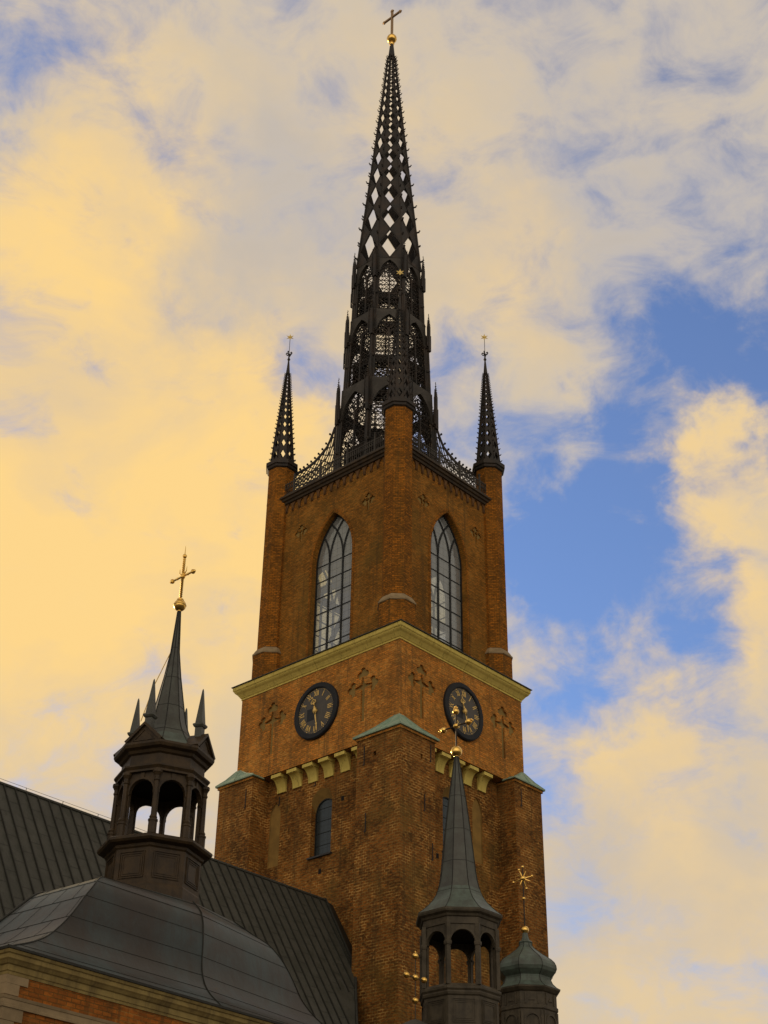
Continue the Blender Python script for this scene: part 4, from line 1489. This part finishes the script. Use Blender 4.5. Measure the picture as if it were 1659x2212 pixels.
bb.build('ball', 'gold', rroot, True)
cs = MB()
cs.tube([(RX, RY, 22.9), (RX, RY, 24.4)], .035, 6)
cs.tube([(RX, RY - .62, 23.75), (RX, RY + .66, 23.75)], .035, 6)
cso = cs.build('cross_rod', 'lead', rroot)
for (dy, z_, r_) in ((0, 23.75, .105), (.60, 23.75, .115), (-.60, 23.75, .125), (0, 24.34, .125)):
    b = MB(); orb(b, (RX, RY + dy, z_), r_)
    if dy:
        sg = 1 if dy > 0 else -1
        for q in (-.055, .0, .055):
            b.sphere((RX, RY + dy + sg * (.13 if q else .19), 23.75 + q), .045, 6, 5)
    elif z_ > 24:
        for q in (-.055, .0, .055):
            b.sphere((RX, RY + q, z_ + (.13 if q else .19)), .045, 6, 5)
    b.build('gilded_ball', 'gold', rroot, True)

# the onion-domed lantern behind it
OX, OY = -4.03, -11.92
oroot = empty('onion_lantern', (OX, OY, 9), 'small onion-shaped cupola on a dark drum at the foot of the tower', 'cupola')
dr = MB().lathe([(1.19, 9.0), (1.19, 15.58), (1.24, 15.62), (1.24, 15.74), (1.19, 15.78), (1.19, 16.26), (1.26, 16.30), (1.33, 16.38), (1.36, 16.42), (1.36, 16.48)], OX, OY, 8, a1)
dro = dr.build('drum', 'lead2', oroot)
for k in range(8):
    mp = face(k * pi / 4, 1.19 * cos(A8), OX, OY)
    w = .30
    m = MB()
    m.ribbon(mp, [(-w, 13.8)] + list(reversed(round_arch(w, 15.12, 10))) + [(w, 13.8)], .07, -.05, .01)
    m.ribbon(mp, [(-.13, 13.8)] + list(reversed(round_arch(.13, 14.85, 8))) + [(.13, 13.8)], .05, -.03, .01)
    for s in (-1, 1):
        m.slab(mp, prect(s * .4 - .05, s * .4 + .05, 13.6, 15.55), -.04, .01)
        m.slab(mp, prect(s * .25 - .03, s * .25 + .03, 15.8, 16.25), -.03, .01)
    m.slab(mp, [(-.13, 15.92), (.13, 15.92), (0, 16.08)], -.03, .01)
    m.build('blind_arch', 'lead2', dro)
OP = [(1.37, 16.47), (1.22, 16.56), (1.06, 16.72), (.99, 16.90), (1.0, 16.98), (1.10, 17.07), (1.20, 17.17), (1.25, 17.30), (1.235, 17.44), (1.17, 17.58), (1.05, 17.70), (.88, 17.82), (.68, 17.96), (.50, 18.10), (.36, 18.22), (.28, 18.32), (.27, 18.42), (.30, 18.46), (.28, 18.50), (.18, 18.56), (.13, 18.70), (.11, 18.86)]
on = MB().lathe(OP, OX, OY, 8, a1)
sr = MB()
for k in range(8):
    a = a1 + k * pi / 4
    sr.tube([(OX + (r + .003) * cos(a), OY + (r + .003) * sin(a), z_) for r, z_ in OP[:17]], .014, 4)
on.build('onion_roof', 'verdigris', oroot, extra=[(sr, 'seam')])
for z_, r_ in ((19.0, .165), (20.31, .075), (21.66, .07)):
    bb = MB(); orb(bb, (OX, OY, z_), r_); bb.build('gilded_ball', 'gold', oroot, True)
rd = MB().tube([(OX, OY, 19.0), (OX, OY, 21.64)], .03, 6)
rd.build('rod', 'lead', oroot)
st = MB(); orb(st, (OX, OY, 21.17), .12)
tv = Vector((.67, -.74, 0)); nv = Vector((-.74, -.67, 0))
for i in range(8):
    a = i * pi / 4 + .35
    d = tv * cos(a) + Vector((0, 0, 1)) * sin(a) + nv * (.25 if i % 2 else -.25)
    c = Vector((OX, OY, 21.17))
    L = .42 if i % 2 == 0 else .33
    st.tube([c + d * .08, c + d * L], .035, 5, .012)
    if i % 2 == 0:
        st.sphere(c + d * L, .055, 6, 5)
st.build('star', 'gold', oroot)

# lone finial cross of ball-ended rods
XX, XY = -16.687, -16.893
xroot = empty('finial_cross', (XX, XY, 12.3), 'thin cross of gilded balls beside the slender lantern, near the bottom edge', 'cross')
rd = MB()
rd.tube([(XX, XY, 12.3), (XX, XY, 14.4)], .018, 5)
rd.tube([(XX - .43, XY, 13.74), (XX + .43, XY, 13.74)], .018, 5)
rd.build('rod', 'lead2', xroot)
for dx, z_, r_ in ((0, 14.42, .1), (0, 13.74, .1), (-.43, 13.74, .1), (.43, 13.74, .1), (0, 13.02, .1)):
    b = MB(); orb(b, (XX + dx, XY, z_), r_)
    if z_ > 14: b.tube([(XX, XY, 14.5), (XX, XY, 14.58)], .025, 5)
    b.build('gilded_ball', 'gold', xroot, True)

# chapel bodies below the small lanterns (mostly under the lower edge of the picture)
def side_chapel(x, y, w, d, zw, zr, label, zn=None, rr=None):
    root = empty('side_chapel', (x, y, 0), label, 'chapel', 'small side chapels along the church')
    MB().box(x - w, x + w, y - d, y + d, 0, zw).build('wall', 'brick_low', root)
    r = MB().loft([[(x - w - .2, y - d - .2, zw), (x + w + .2, y - d - .2, zw), (x + w + .2, y + d + .2, zw), (x - w - .2, y + d + .2, zw)],
                   [(x - w * .55, y - d * .55, zw + (zr - zw) * .6), (x + w * .55, y - d * .55, zw + (zr - zw) * .6), (x + w * .55, y + d * .55, zw + (zr - zw) * .6), (x - w * .55, y + d * .55, zw + (zr - zw) * .6)],
                   [(x - .1, y - .1, zr), (x + .1, y - .1, zr), (x + .1, y + .1, zr), (x - .1, y + .1, zr)]], True, True, True)
    r.build('roof', 'roof', root)
side_chapel(RX, RY + .6, 3.0, 3.2, 7.5, 10.8, 'side chapel carrying the slender grey-green spire')
side_chapel(OX, OY + 1.0, 2.8, 3.4, 8.0, 11.2, 'side chapel carrying the onion cupola at the foot of the tower')
side_chapel(XX, XY, 1.1, 1.1, 11.6, 12.42, 'small dark roof peak below the thin gilded ball cross')
